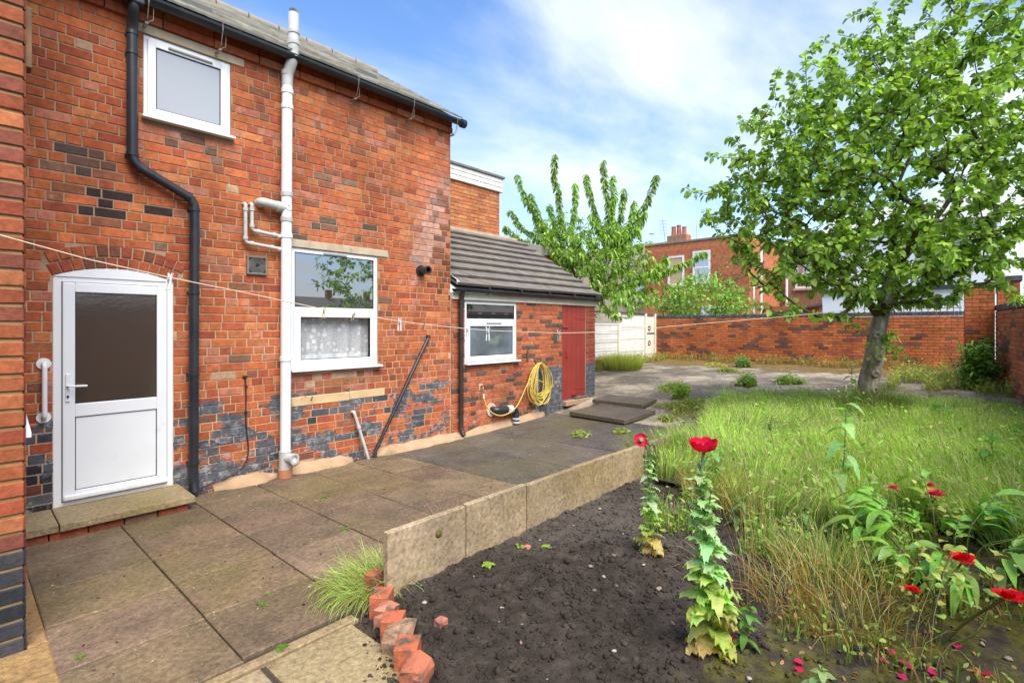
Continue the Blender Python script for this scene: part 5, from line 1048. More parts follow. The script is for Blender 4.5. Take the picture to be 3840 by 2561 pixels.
# old pruning scars on the trunk
for (z, ax, ay, s_) in ((.95, -.75, -.5, .055), (1.18, -.6, -.72, .06), (.72, -.75, -.6, .05), (1.5, -.8, -.4, .045)):
    v = Vector((ax, ay, 0)).normalized(); c = Vector((8.84 + .03 * (z - .8), 1.16 - .05 * (z - .8), z)) + v * .112; kn = MB().ring(c, v, s_, s_ * .45, .05, 12).build('branch_scar', TB.m, tree, smooth=True); MB().tube([c - v * .03, c + v * .005], s_ * .6, 10).build('scar_centre', TB.m, kn)
AC_ = [(.25, .4, .05), (.3, .46, .065), (.19, .32, .04), (.4, .54, .11), (.13, .23, .03)]
cr = vobj('crown', [spray(P, tw, .0165, (.065, .105), (.62, .85), AC_, .62, .35, .18)], LEAF, tree)
# short shoots low on the trunk
lp = []
for c, n_ in (((8.68, 1.0, 1.28), 40), ((9.02, .98, 1.32), 70), ((8.62, 1.3, 1.65), 40), ((9.2, .8, 1.25), 12)):
    lp += [np.array(c) + rng.normal(0, .10, 3) for _ in range(n_)]
lp = np.array(lp); tsh = vobj('trunk_shoots', [leaf_batch(lp, rng.normal(0, 1, (len(lp), 3)), rng.normal(0, .5, (len(lp), 3)) + [0, 0, 1], rng.uniform(.05, .085, len(lp)), rng.uniform(.04, .06, len(lp)), [AC_[i % 5] for i in range(len(lp))])], LEAF, tree); tag(tsh, kind='stuff')
# ------------------------------------------------------------------ cherry tree
chy = thing('cherry_tree', 'cherry tree with long upright leafy shoots behind the lean-to roof', 'tree', (10.9, 7.3, .4))
B1 = [((10.95, 7.4, .3), -1), ((10.9, 7.4, 1.2), 0), ((10.85, 7.4, 2.0), 1), ((10.7, 7.5, 2.6), 2), ((10.6, 7.7, 3.2), 3), ((10.9, 7.0, 2.8), 2), ((11.0, 6.7, 3.4), 5), ((10.8, 6.5, 2.6), 2), ((10.5, 8.0, 2.7), 2)]
ctips = [(10.441, 8.146, 6.1), (11.148, 7.081, 5.88), (11.348, 7.751, 5.67), (11.124, 6.811, 5.45), (11.53, 5.779, 5.33), (11.346, 6.57, 5.08), (10.238, 9.254, 5.72), (10.273, 8.773, 5.15), (11.223, 5.965, 4.39), (11.026, 6.031, 4.0), (10.915, 5.857, 3.55), (11.296, 5.442, 3.15), (10.903, 5.574, 2.25), (10.294, 5.794, 1.9), (9.941, 6.03, 1.85), (10.038, 9.471, 4.32), (9.795, 8.554, 3.3), (10.6, 8.416, 4.83), (10.265, 9.521, 4.83), (11.313, 5.128, 3.02), (11.524, 4.603, 3.29), (9.9, 8.0, 2.6), (10.7, 7.6, 5.3), (11.2, 6.2, 4.7), (10.5, 7.0, 4.3)]
cells = [(10.569, 7.416, 2.9, 1.15, 1.1), (10.594, 7.98, 3.7, .95, .85), (10.914, 6.745, 3.5, .9, .75), (10.533, 6.272, 2.3, .6, .5), (10.132, 8.926, 3.8, .5, .4), (11.0, 6.05, 3.2, .7, .5), (10.9, 5.7, 2.55, .55, .4), (10.3, 8.3, 3.0, .7, .6)]
P1 = [np.array(p, float) for p, _ in B1]; par1 = [q for _, q in B1]; tw1 = []
for t in ctips:                       # long straight shoots fanning out of the crown
    t = np.array(t); A = np.array(P1[2:9]); i = 2 + int(np.argmin(np.linalg.norm(A - t, axis=1))); a = P1[i]; ids = [i]; k = 9
    for j in range(1, k + 1):
        s_ = j / k; p = a + (t - a) * s_ + rng.normal(0, .03, 3); p[:2] += (t - a)[:2] * .10 * math.sin(math.pi * s_); P1.append(p); par1.append(ids[-1]); ids.append(len(P1) - 1)
    tw1.append(ids)
P2, par2, tw2 = grow([(p, q) for p, q in zip(P1, par1)], ell_points(cells, 900, .05), .25)
skin(P2, par2, .006, TWIG, 'branches', chy, fixed={0: .12, 1: .11, 2: .1})
MB().tube([Vector(b[0]) for b in B1[:3]], [.14, .12, .1], 10).build('trunk', BARK, chy, smooth=True)
CC = [(.26, .42, .06), (.31, .48, .08), (.2, .34, .046), (.4, .54, .13)]
vobj('crown', [spray(P1, tw1, .018, (.085, .135), (.34, .46), CC, 2.3, .6, .9, .9, 3), spray(P2, tw2, .02, (.085, .135), (.34, .46), CC, .6, .5, .6, .9)], LEAF, chy)
# ------------------------------------------------------------------ shrubs
def shrub(name, label, cat, base, ells, ntw, Lr, Wr, cols, spacing, last=.4, group=None, stems=5, mat=None, droop=.3, hang=.1):
    t = thing(name, label, cat, base, group); b = Vector(base); nodes = [((b.x, b.y, b.z), -1)]
    for k in range(stems): nodes.append(((b.x + rng.normal(0, .12), b.y + rng.normal(0, .12), b.z + .25 + .1 * k), 0))
    P_, q_, t_ = grow(nodes, ell_points(ells, ntw, .1), .25); skin(P_, q_, .004, TWIG, 'stems', t, sides=4)
    vobj('foliage', [spray(P_, t_, spacing, Lr, Wr, cols, last, droop, hang)], mat or LEAF, t); return t
BC = [(.28, .44, .07), (.34, .5, .1), (.2, .34, .055), (.42, .56, .18)]
shrub('lilac_bush', 'rounded bright green bush behind the back wall below the boarded window', 'bush', (18.9, 7.6, .5), [(18.8, 7.6, 2.5, 1.45, 1.15), (18.2, 8.5, 2.2, .8, .7), (19.2, 6.6, 2.2, .9, .7)], 900, (.11, .18), (.45, .65), BC, .045, .55)
shrub('hedge_bush', 'green hedge top showing over the side wall at the right edge', 'bush', (18.5, -1.3, .5), [(18.6, -1.4, 2.2, 1.0, .7), (17, -1.9, 2.0, 1.0, .6)], 200, (.06, .1), (.5, .7), BC, .045, .4)
shrub('small_tree', 'pale green sapling with orange tinted tips in front of the far brick terrace', 'tree', (20.5, 6.9, .5), [(20.6, 6.9, 3.6, .8, 1.0), (20.2, 7.6, 4.0, .5, .6)], 90, (.08, .13), (.45, .6), [(.22, .25, .06), (.3, .2, .06), (.16, .25, .05)], .06, .4)
shrub('mirrored_tree', 'leafy tree beyond the side wall mirrored in the kitchen window', 'tree', (11.5, -6.5, 0), [(11.5, -6.5, 3.6, 2.4, 2.2)], 260, (.14, .2), (.5, .7), AC_, .05, .8)
# lance leaved evergreen in the corner
LC = [(.2, .4, .06), (.26, .48, .08), (.33, .55, .12), (.14, .3, .05)]
sh = thing('laurel_shrub', 'dark green narrow leaved shrub in the corner by the brick pier', 'bush', (12.5, 0.02, .48)); pl = []; st = MB()
for k in range(70):
    a = rng.uniform(0, 6.28); r_ = .3 * math.sqrt(rng.uniform()); b = np.array([12.5 + r_ * math.cos(a) * .6, .0 + r_ * math.sin(a) * .8, .48]); h_ = rng.uniform(.35, .95); tp = b + np.array([rng.normal(0, .12), rng.normal(0, .1), h_]); st.tube([b, tp], .006, 4); nl = int(26 * h_) + 8
    t = rng.uniform(.15, 1, nl); p = b + (tp - b) * t[:, None]; d = np.stack([np.cos(an_ := rng.uniform(0, 6.28, nl)), np.sin(an_), rng.uniform(-.1, .7, nl)], -1); pl.append(leaf_batch(p, d, np.tile([0, 0, 1.], (nl, 1)) + rng.normal(0, .2, (nl, 3)), rng.uniform(.10, .17, nl), rng.uniform(.024, .04, nl), [np.array(LC[rng.integers(4)]) for _ in range(nl)], .2, .45))
st.build('stems', TWIG, sh); vobj('foliage', pl, GLOSS, sh)
# ------------------------------------------------------------------ tall grass of the lawn
def gcols(n_, base, var=.25, dry=.0, drycol=(.34, .24, .08)):
    c = np.array(base)[None] * rng.uniform(1 - var, 1 + var, (n_, 1)) * rng.uniform(.92, 1.08, (n_, 3)); d = rng.uniform(0, 1, n_) < dry; c[d] = np.array(drycol) * rng.uniform(.7, 1.2, (d.sum(), 1)); return c
def lean_of(p, s_=1): # wind blown patches share a lean
    out = []
    for x, y, z in p: a = 3.2 * noise.noise(Vector((x * .8, y * .8, 2))) + 1.0; m_ = .5 + .5 * noise.noise(Vector((x * 1.3, y * 1.3, 7))); out.append((math.cos(a) * m_ * s_, math.sin(a) * m_ * s_, 0))
    return np.array(out) + np.concatenate([rng.normal(0, .32, (len(p), 2)), np.zeros((len(p), 1))], 1)
pts = []; dens = []
while len(pts) < 80000:
    x, y = rng.uniform(4.0, 11), rng.uniform(-1.5, 3.2)
    if not lawn_in(x, y) or (x - CAMP.x) * .08 - y > 1.25: continue
    if rng.uniform() > min(1, 1.25 - .085 * (x - 4)): continue
    pts.append((x, y, lawn_z(x, y) - .03))
pts = np.array(pts); tone = np.array([.5 + .5 * noise.noise(Vector((x * .9, y * .9, 3))) for x, y, _ in pts]); clm = np.array([.5 + .8 * noise.noise(Vector((x * 3.1, y * 3.1, 11))) for x, y, _ in pts]); tone = .55 * tone + .45 * clm; H = (.19 + .26 * np.clip(tone, 0, 1.2) + rng.uniform(-.07, .13, len(pts))) * np.where(pts[:, 0] > 8.5, .62, 1.0) * np.where(pts[:, 0] < 5, .85, 1)
H *= np.clip((10.9 - pts[:, 0]) / 1.2, .45, 1)
cg = gcols(len(pts), (.33, .48, .075), .38, .13, (.62, .54, .25)); cg *= (.62 + .75 * tone)[:, None]
li = rng.choice(len(pts), 5000, False); lawn_leaves = leaf_batch(pts[li] + np.stack([np.zeros(5000), np.zeros(5000), H[li] * rng.uniform(.3, 1, 5000)], -1), rng.normal(0, 1, (5000, 3)) * [1, 1, .6], rng.normal(0, .5, (5000, 3)) + [0, 0, 1], rng.uniform(.03, .08, 5000), rng.uniform(.015, .035, 5000), gcols(5000, (.24, .42, .07), .35, .08, (.6, .5, .2)))
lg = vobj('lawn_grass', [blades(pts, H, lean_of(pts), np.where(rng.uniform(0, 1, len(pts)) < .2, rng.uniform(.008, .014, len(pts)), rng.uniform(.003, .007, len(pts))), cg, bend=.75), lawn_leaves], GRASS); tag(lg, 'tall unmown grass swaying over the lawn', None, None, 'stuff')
sel = pts[rng.choice(len(pts), 5200, False)]; hs = rng.uniform(.3, .5, len(sel)) * np.where(sel[:, 0] > 8.5, .6, 1)
sh_ = blades(sel, hs, lean_of(sel, 1.2), np.full(len(sel), .0035), gcols(len(sel), (.33, .33, .14), .2), bend=.8)
tp = sh_[0].reshape(-1, 7, 3)[:, 6]; dv = tp - sh_[0].reshape(-1, 7, 3)[:, 4]
hd_ = leaf_batch(tp - nrm(dv) * .05, dv + rng.normal(0, .01, dv.shape), rng.normal(0, 1, dv.shape), rng.uniform(.06, .1, len(tp)), rng.uniform(.005, .009, len(tp)), gcols(len(tp), (.38, .36, .16), .2), .2, .3)
tag(vobj('grass_seed_heads', [sh_, hd_], GRASS), 'pale seed heads standing above the lawn grass', None, None, 'stuff')
# ------------------------------------------------------------------ tufts and weeds as single plants
def tuft(name, label, cat, base, r, n_, hr, col, lean=(0, 0, 0), spread=.7, wd=(.003, .007), dry=.1, group=None, drycol=(.42, .27, .09), phi=0.0, chaos=.25):
    b = np.array(base); a = rng.uniform(0, 6.28, n_); rr = r * np.sqrt(rng.uniform(0, 1, n_)); p = np.stack([b[0] + rr * np.cos(a), b[1] + rr * np.sin(a), np.full(n_, b[2])], -1)
    ln = np.stack([np.cos(a) * rr / r, np.sin(a) * rr / r, np.zeros(n_)], -1) * spread + np.array(lean) + np.concatenate([rng.normal(0, chaos, (n_, 2)), np.zeros((n_, 1))], 1)
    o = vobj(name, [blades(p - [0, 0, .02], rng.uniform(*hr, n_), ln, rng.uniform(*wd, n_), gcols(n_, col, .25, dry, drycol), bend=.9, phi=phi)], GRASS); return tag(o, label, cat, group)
YG = (.34, .42, .07); GG = (.2, .3, .05); DRY = (.45, .27, .09)
tuft('grass_tuft', 'flopped clump of bright grass spilling over the patio at the edging slab corner', 'grass tuft', (1.70, 2.70, gz(1.6, 2.7) + .03), .2, 1900, (.05, .34), (.42, .58, .14), (-.75, .4, 0), .75, (.002, .0045), .3, phi=.5, chaos=.6)
tuft('grass_tuft', 'straw coloured dead grass clump behind the front poppy at the edge of the lawn', 'grass tuft', (4.55, 1.55, .14), .42, 1500, (.1, .34), (.6, .4, .16), (.1, .25, 0), .8, (.003, .006), .7)
tuft('grass_tuft', 'orange dry stemmed grass clump right of the front poppy', 'grass tuft', (3.15, .62, .11), .34, 620, (.06, .36), (.45, .46, .12), (.0, .1, 0), 1.0, (.0025, .005), .5, drycol=(.5, .27, .06))
tuft('grass_tuft', 'pale yellow grass clump between the front poppy and the lawn', 'grass tuft', (3.6, .72, .11), .26, 520, (.15, .36), (.3, .36, .1), (0, .15, 0), .9, (.003, .006), .25, drycol=(.5, .42, .2))
tuft('grass_tuft', 'grass clump growing round the foot of the apple tree', 'grass tuft', (8.7, 1.08, .3), .32, 1500, (.35, .62), (.15, .22, .045), (-.1, 0, 0), .5, (.004, .008), .15)
tuft('grass_tuft', 'lime green grass clump at the foot of the panel fence', 'grass tuft', (12.1, 7.1, gz(12, 7)), .5, 1800, (.25, .62), (.45, .52, .08), (.2, -.1, 0), .8, (.004, .009), .2)
tuft('grass_tuft', 'rusty dry weeds below the first white fence panel', 'grass tuft', (12.2, 7.75, gz(12, 7)), .5, 1100, (.15, .45), (.25, .28, .06), (0, 0, 0), .5, (.006, .012), .5, drycol=(.38, .18, .06))
def matw(name, label, x0, x1, y0, y1, n_, hr, col, dry, drycol=(.4, .18, .07), ls=1):
    x = rng.uniform(x0, x1, n_); y = rng.uniform(y0, y1, n_); k = np.array([noise.noise(Vector((a * 1.7, b * 1.7, 6))) for a, b in zip(x, y)]) > -.08; x, y = x[k], y[k]; n_ = len(x)
    p = np.stack([x, y, [gz(a, b) for a, b in zip(x, y)]], -1); an_ = rng.uniform(0, 6.28, n_); d = np.stack([np.cos(an_), np.sin(an_), rng.uniform(.2, 1.4, n_)], -1); h_ = rng.uniform(*hr, n_)
    pp = p + np.stack([np.zeros(n_), np.zeros(n_), h_ * rng.uniform(0, 1, n_)], -1)
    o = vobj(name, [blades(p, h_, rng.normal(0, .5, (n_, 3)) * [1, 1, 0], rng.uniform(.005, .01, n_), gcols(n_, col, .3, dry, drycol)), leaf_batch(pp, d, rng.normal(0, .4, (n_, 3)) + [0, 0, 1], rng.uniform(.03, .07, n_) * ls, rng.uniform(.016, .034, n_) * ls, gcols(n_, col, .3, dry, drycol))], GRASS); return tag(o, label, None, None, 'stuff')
matw('wall_weeds', 'rusty and green weeds along the foot of the back wall', 15.3, 16.25, .6, 8.2, 3400, (.05, .3), (.32, .36, .07), .5)
matw('corner_weeds', 'yellow green weeds around the corner shrub', 11.6, 14.5, -.4, 1.3, 3800, (.08, .34), (.38, .46, .09), .2, (.55, .42, .18))
matw('fence_weeds', 'low weeds in front of the panel fence', 11.3, 15.8, 7.3, 8.2, 2400, (.06, .3), (.28, .36, .07), .4)
matw('bed_weeds', 'mixed low weeds on the mossy soil around the roses', 2.7, 5.2, -.9, .75, 3000, (.03, .16), (.25, .34, .06), .3, (.4, .24, .08), .6)
matw('lawn_edge_weeds', 'leafy weeds where the lawn meets the dug soil', 3.5, 5.4, .3, 1.9, 4200, (.06, .3), (.24, .38, .06), .14, (.55, .42, .16), .75)
SP = 'weeds growing in the yard concrete'
for i, (x, y, r, n_, h_, c, lab) in enumerate([(10.0, 4.6, .28, 400, (.06, .16), YG, 'flat yellow green weed patch in the middle of the concrete yard'), (8.55, 3.55, .5, 900, (.06, .2), (.34, .38, .08), 'spreading grassy weed patch in the concrete beside the lawn'), (10.9, 3.5, .16, 350, (.15, .38), (.26, .42, .06), 'upright bright green weed at the far edge of the lawn'), (11.6, 2.9, .22, 350, (.1, .25), (.3, .44, .08), 'low bushy green weed right of the upright weed in the yard'), (14.3, 4.7, .16, 260, (.2, .5), (.2, .34, .1), 'tall grey green weed standing in front of the middle of the back wall'), (13.9, 5.3, .25, 260, (.06, .15), (.5, .46, .1), 'small yellow weed patch left of the tall weed at the back wall'), (7.7, 3.7, .1, 120, (.05, .12), YG, 'small weed at the corner of the loose slabs'), (12.9, 4.6, .2, 180, (.05, .13), YG, 'thin weed patch far out on the yard concrete'), (9.1, 4.1, .12, 200, (.2, .4), (.24, .4, .06), 'narrow upright weed between the loose slabs and the lawn'), (6.15, 4.3, .1, 70, (.04, .1), YG, 'small yellow weed in the dark paving near the black waste bend'), (6.6, 3.9, .08, 60, (.04, .1), YG, 'tiny weed in the dark paving in front of the loose slabs')]):
    k_ = int(n_ * 1.3); a_ = rng.uniform(0, 6.28, k_); rr = r * 1.5 * np.sqrt(rng.uniform(0, 1, k_)) * np.array([.75 + .6 * noise.noise(Vector((math.cos(q) * 1.5 + x, math.sin(q) * 1.5 + y, 2))) for q in a_]); px, py = x + rr * np.cos(a_), y + rr * np.sin(a_)
    p = np.stack([px, py, [gz(u, v) for u, v in zip(px, py)]], -1); fall = np.clip(1.1 - rr / (r * 1.7), .25, 1); hh = rng.uniform(*h_, k_) * fall; pu = p + np.stack([rng.normal(0, .03, k_), rng.normal(0, .03, k_), hh * rng.uniform(.1, 1, k_)], -1)
    tag(vobj('yard_weed', [blades(p, hh, rng.normal(0, .55, (k_, 3)) * [1, 1, 0], rng.uniform(.005, .01, k_), gcols(k_, c, .3, .15)), leaf_batch(pu, rng.normal(0, 1, (k_, 3)) * [1, 1, .5], rng.normal(0, .4, (k_, 3)) + [0, 0, 1], rng.uniform(.04, .085, k_), rng.uniform(.018, .035, k_), gcols(k_, c, .3, .1))], LEAF), lab, 'weed', SP)
# small rosettes in the patio joints
def rosette(x, y, n_, l, col, lab, grp, z=None, w_=.3, up=.5):
    a = np.linspace(0, 6.28, n_, False) + rng.normal(0, .3, n_); d = np.stack([np.cos(a), np.sin(a), np.full(n_, up) * rng.uniform(.4, 1.3, n_)], -1); g0 = gz(x, y) if z is None else z
    o = vobj('seedling', [leaf_batch(np.tile([x, y, g0 + .003], (n_, 1)), d, np.tile([0, 0, 1.], (n_, 1)), rng.uniform(.6, 1.1, n_) * l, rng.uniform(.8, 1.2, n_) * l * w_, gcols(n_, col, .2), .12, .5)], LEAF); return tag(o, lab, 'weed', grp)
PG = 'seedlings in the patio joints'
for x, y, n_, l, w_, lab in ((.37, 2.66, 5, .12, .16, 'long leaved weed in the joint near the wing wall'), (1.18, 3.02, 6, .05, .4, 'small green seedling on the slabs in the middle foreground'), (1.07, 2.53, 9, .05, .5, 'round leafy weed in the mortar strip at the bottom'), (1.25, 3.12, 4, .035, .5, 'tiny yellow seedling beside the small seedling in the foreground'), (2.38, 4.62, 7, .06, .4, 'leafy seedling in the slab joint near the soil pipe'), (1.42, 2.72, 6, .05, .4, 'weed in the slab joint under the flopped grass clump'), (2.08, 3.72, 6, .06, .4, 'small weed in the joint beside the concrete edging'), (2.9, 4.4, 5, .04, .4, 'tiny weed in the slab joint left of the dark paving'), (.40, 3.2, 4, .04, .4, 'tiny seedling at the cement strip beside the wing')):
    rosette(x, y, n_, l, (.17, .28, .04), lab, PG, w_=w_)
for x, y, l, lab in ((2.25, 2.28, .07, 'bright green seedling on the soil against the concrete edging'), (2.62, 2.33, .06, 'thin leaved seedling on the soil near the red stone'), (2.75, 2.2, .06, 'two leaved pale seedling on the soil')):
    rosette(x, y, 6, l, (.3, .42, .05), lab, 'seedlings on the dug soil', soil_z(x, y), .55, .8)
wisp = [((2.2, 2.62, .05), 'pale grass wisp hanging over the edging slab'), ((2.9, 2.65, .03), 'second grass wisp behind the edging slabs'), ((3.6, 2.6, .03), 'third grass wisp behind the edging slabs')]
for p, lab in wisp: tuft('grass_tuft', lab, 'grass tuft', p, .1, 60, (.3, .5), (.3, .32, .12), (-.3, .5, 0), .7, (.003, .005), .3)
tuft('grass_tuft', 'green grass clump growing over the far end of the edging slabs', 'grass tuft', (5.1, 2.45, .12), .35, 1300, (.3, .5), (.16, .24, .05), (-.1, .2, 0), .6, (.004, .008), .15)
# ------------------------------------------------------------------ shaped leaves
def leaf_geo(Ln, Wd, kind, droop, n_=10, ruff=.0):
    vs = []; fs = []
    for i in range(n_ + 1):
        t = i / n_; b = droop * t * t * Ln; x = Ln * t * (1 - .25 * droop * t); z = -b * .8 + .15 * Ln * math.sin(math.pi * t) * .4
        if kind == 'lobed': w_ = Wd / 2 * (math.sin(math.pi * min(1, t ** .75 * .98 + .02)) ** .6) * (.82 + .25 * (1 if i % 2 else 0)) if 0 < i < n_ else (.25 * Wd / 2 if i == 0 else .0)
        elif kind == 'lance': w_ = Wd / 2 * math.sin(math.pi * (t * .95 + .05)) ** .8 if i < n_ else 0
        else: w_ = Wd / 2 * math.sin(math.pi * t) ** .55 if 0 < i < n_ else .02 * Wd
        rf = ruff * Wd * math.sin(i * 2.3 + droop * 9)
        vs += [(x, -w_, z + .18 * w_ + rf), (x, 0, z), (x, w_, z + .18 * w_ - rf)]
        if i: a = 3 * (i - 1); fs += [(a, a + 1, a + 4, a + 3), (a + 1, a + 2, a + 5, a + 4)]
    return vs, fs
def put_leaf(parent, p, az, pitch, Ln, Wd, kind, droop, col, mat, ruff=.0, roll=0, name='leaf'):
    vs, fs = leaf_geo(Ln, Wd, kind, droop, 14 if kind == 'lobed' else 8, ruff); m_ = Matrix.Rotation(az, 4, 'Z') @ Matrix.Rotation(-pitch, 4, 'Y') @ Matrix.Rotation(roll, 4, 'X')
    return MB().add([m_ @ Vector(v) + Vector(p) for v in vs], fs, tuple(col)).build(name, mat, parent, smooth=True, loc=p)
POP = leaf_mat('poppy_leaf', .5, .6, .2)
def poppy(label, base, top, flower, nl, lsize, bend, yellow, face):
    t = thing('poppy_plant', label, 'poppy', base); b = Vector(base); tp = Vector(top); fl_ = Vector(flower); SM = (.16, .24, .1)
    STM = leaf_mat('poppy_stem_' + label[:5], .1); MB().tube(arc([b - Vector((0, 0, .05)), b.lerp(tp, .5) + Vector((bend, bend * .5, 0)), tp, fl_], .15, 6), [.011] * 8 + [.008] * 6 + [.006] * 2 if False else .008, 8, True, SM).build('stem', STM, t, smooth=True)
    for k in range(nl):
        u = (k + .5) / nl; p = b.lerp(tp, u) + Vector((bend, bend * .5, 0)) * math.sin(math.pi * u); az = k * 2.4 + random.uniform(-.4, .4); sz = lsize * (1.25 - .75 * u) * random.uniform(.8, 1.15)
        g_ = (.5, .68, .33) if u > .42 else ((.56, .74, .22) if u > yellow else (.55, .55, .15)); 
        if u < yellow * .5: g_ = random.choice([(.7, .52, .2), (.66, .55, .2), (.5, .52, .14)])
        g_ = tuple(a * random.uniform(.85, 1.15) for a in g_)
        pitch = .95 - .3 * (1 - u) + random.uniform(-.55, .4) if u > .18 else random.uniform(-.2, .4)
        put_leaf(t, p, az, pitch, sz, sz * random.uniform(.62, .85), 'lobed', random.uniform(.1, 1.3), g_, POP, .17, random.uniform(-.3, .3))
    for k in range(6 if nl > 30 else 3):       # nodding buds
        p = tp.lerp(b, random.uniform(.0, .28)) + Vector((random.uniform(-.04, .04), random.uniform(-.04, .04), random.uniform(0, .05))); q = p + Vector((random.uniform(-.03, .03), random.uniform(-.03, .03), .05))
        MB().tube([p - Vector((0, 0, .05)), q], .002, 5, True, SM).tube([q, q + Vector((0, 0, .008)), q + Vector((0, 0, .018)), q + Vector((0, 0, .026))], [.004, .010, .010, .003], 9, True, (.2, .28, .12)).build('bud', LEAF, t, smooth=True)
    return t, fl_
def poppy_flower(t, c, axis, r, cup, col=(.72, .008, .05)):
    ax = Vector(axis).normalized(); u = ax.orthogonal().normalized(); v = ax.cross(u)
    for k in range(5):
        vs = []; fs = []; a0 = k * 2 * math.pi / 5; cl = tuple(q * random.uniform(.85, 1.15) for q in col); NA = 8; off = .003 * (k % 2)
        for j in range(6):
            s_ = j / 5
            for i in range(NA + 1):
                a = a0 + (i / NA - .5) * 2.0 * (.7 + .3 * s_); rr = r * math.sin(s_ * 1.5) ** .8 * (1 + .03 * math.sin(5 * a + k) * s_ * s_ - .06 * abs(i / NA - .5) * 2 * s_) + .004; hh = cup * r * s_ ** 2.6 * .8 + .006 * math.sin(9 * a + k * 2) * s_ + off
                vs.append(c + (u * math.cos(a) + v * math.sin(a)) * rr + ax * hh)
                if i and j: b = j * (NA + 1) + i; fs.append((b - NA - 2, b - NA - 1, b, b - 1))
        mb = MB(); mb.add(vs, fs, cl); n0 = 2 * (NA + 1)
        mb.c[:n0 - (NA + 1)] = [(.03, .003, .01)] * (n0 - (NA + 1)); mb.build('petal', PETAL, t, smooth=True, loc=c)
    MB().tube([c, c + ax * .02, c + ax * .028], [.008, .012, .013], 10, True, (.3, .34, .14)).build('seed_pod', LEAF, t)
    st = MB()
    for k in range(18):
        a = k * 2.4; st.tube([c + ax * .004, c + (u * math.cos(a) + v * math.sin(a)) * .022 + ax * .02], .0012, 4, True, (.35, .3, .12))
    st.build('stamens', LEAF, t)
pt, c = poppy('tall front poppy with one wide crimson flower and yellowing lower leaves', (2.40, .915, .09), (2.36, .965, .93), (2.375, .957, 1.035), 96, .128, -.012, .24, None)
poppy_flower(pt, c, (-.06, .02, 1), .06, 1.0)
p2, c = poppy('slimmer poppy with a small open crimson flower near the concrete edging', (3.11, 1.61, .1), (3.10, 1.62, .80), (3.07, 1.66, .862), 58, .09, .008, .26, None)
poppy_flower(p2, c, (-.72, -.55, .45), .042, .35, (.68, .01, .06))
# ------------------------------------------------------------------ peony clump
pe = thing('peony_plant', 'broad glossy green peony clump behind the red roses', 'plant', (4.35, .12, .1))
for k in range(18):
    a = k * 2.4; r_ = .08 + .05 * (k % 5); b = Vector((4.22 + r_ * math.cos(a) * 1.3, .12 + r_ * math.sin(a) * 1.4, .1)); az = a + random.uniform(-.4, .4); h_ = random.uniform(.22, .42); tp = b + Vector((.24 * math.cos(az), .24 * math.sin(az), h_)) * random.uniform(.7, 1.1)
    MB().tube(arc([b, b + Vector((0, 0, h_ * .6)), tp], .1), .003, 6, True, (.16, .24, .06)).build('stem', LEAF, pe, smooth=True)
    for q in range(7):
        u = .55 + .45 * q / 6; put_leaf(pe, b.lerp(tp, u) + Vector((0, 0, .04 * (1 - u))), az + (q % 3 - 1) * .75 + random.uniform(-.25, .25), random.uniform(.05, .6), random.uniform(.16, .27), random.uniform(.042, .068), 'lance', random.uniform(.5, 1.2), tuple(x * random.uniform(.8, 1.25) for x in (.22, .42, .06)), GLOSS, .02, random.uniform(-.4, .4))
# ------------------------------------------------------------------ roses
def rose_flower(t, c, r, col):
    c = Vector(c)
    for ring_, (n_, tilt) in enumerate(((3, 1.25), (5, .95), (6, .6), (6, .2))):
        for k in range(n_):
            a = k * 6.283 / n_ + ring_ * .7; rr = r * (.45 + .2 * ring_); put_leaf(t, c + Vector((math.cos(a), math.sin(a), 0)) * r * .10 * ring_ + Vector((0, 0, -.12 * r * ring_)), a, tilt + random.uniform(-.12, .12), rr * random.uniform(.85, 1.1), rr * random.uniform(1.0, 1.3), 'oval', random.uniform(-.5, .2), tuple(q * random.uniform(.8, 1.15) for q in col), PETAL, .05, 0, 'petal')
def rose_bush(label, base, canes, flowers, leaves, lc, col, fr):
    t = thing('rose_bush', label, 'rose bush', base)
    for pts, r_ in canes: MB().tube(arc(pts, .08), r_, 7, True, (.14, .15, .04)).build('cane', LEAF, t, smooth=True)
    for c, r_ in flowers: rose_flower(t, c, r_, col)
    for c, n_ in leaves:
        for k in range(n_):
            p = Vector(c) + Vector((random.gauss(0, .05), random.gauss(0, .05), random.gauss(0, .03))); put_leaf(t, p, random.uniform(0, 6.28), random.uniform(-.2, .5), random.uniform(.035, .06), random.uniform(.025, .042), 'oval', random.uniform(.2, .7), tuple(q * random.uniform(.8, 1.2) for q in lc), GLOSS, .02, random.uniform(-.4, .4))
    return t
b = (3.12, .15, .1)
rose_bush('red rose bush with sparse pale leaves and three open scarlet blooms', b, [([b, (3.13, .17, .3), (3.334, .067, .46)], .005), ([b, (3.1, .05, .28), (3.061, -.08, .45)], .006), ([b, (3.05, .2, .25), (3.11, .237, .34)], .004), ([b, (3.15, .12, .25), (3.2, .2, .40), (3.35, .35, .50)], .006), ([b, (3.2, .0, .2), (3.35, -.05, .35)], .005), ([b, (3.2, .14, .42), (3.3, .1, .5)], .005)],
          [((3.334, .067, .485), .042), ((3.03, -.085, .475), .04), ((3.085, -.115, .46), .036), ((3.11, .237, .355), .028)], [((3.25, .13, .42), 12), ((3.28, .05, .38), 10), ((3.35, .02, .45), 7), ((3.2, .28, .40), 9), ((3.3, .2, .47), 9), ((3.12, .21, .25), 5), ((3.4, .05, .5), 6), ((3.22, .1, .33), 6)], (.36, .46, .09), (.62, .006, .012), 1)
b = (4.75, .28, .12)
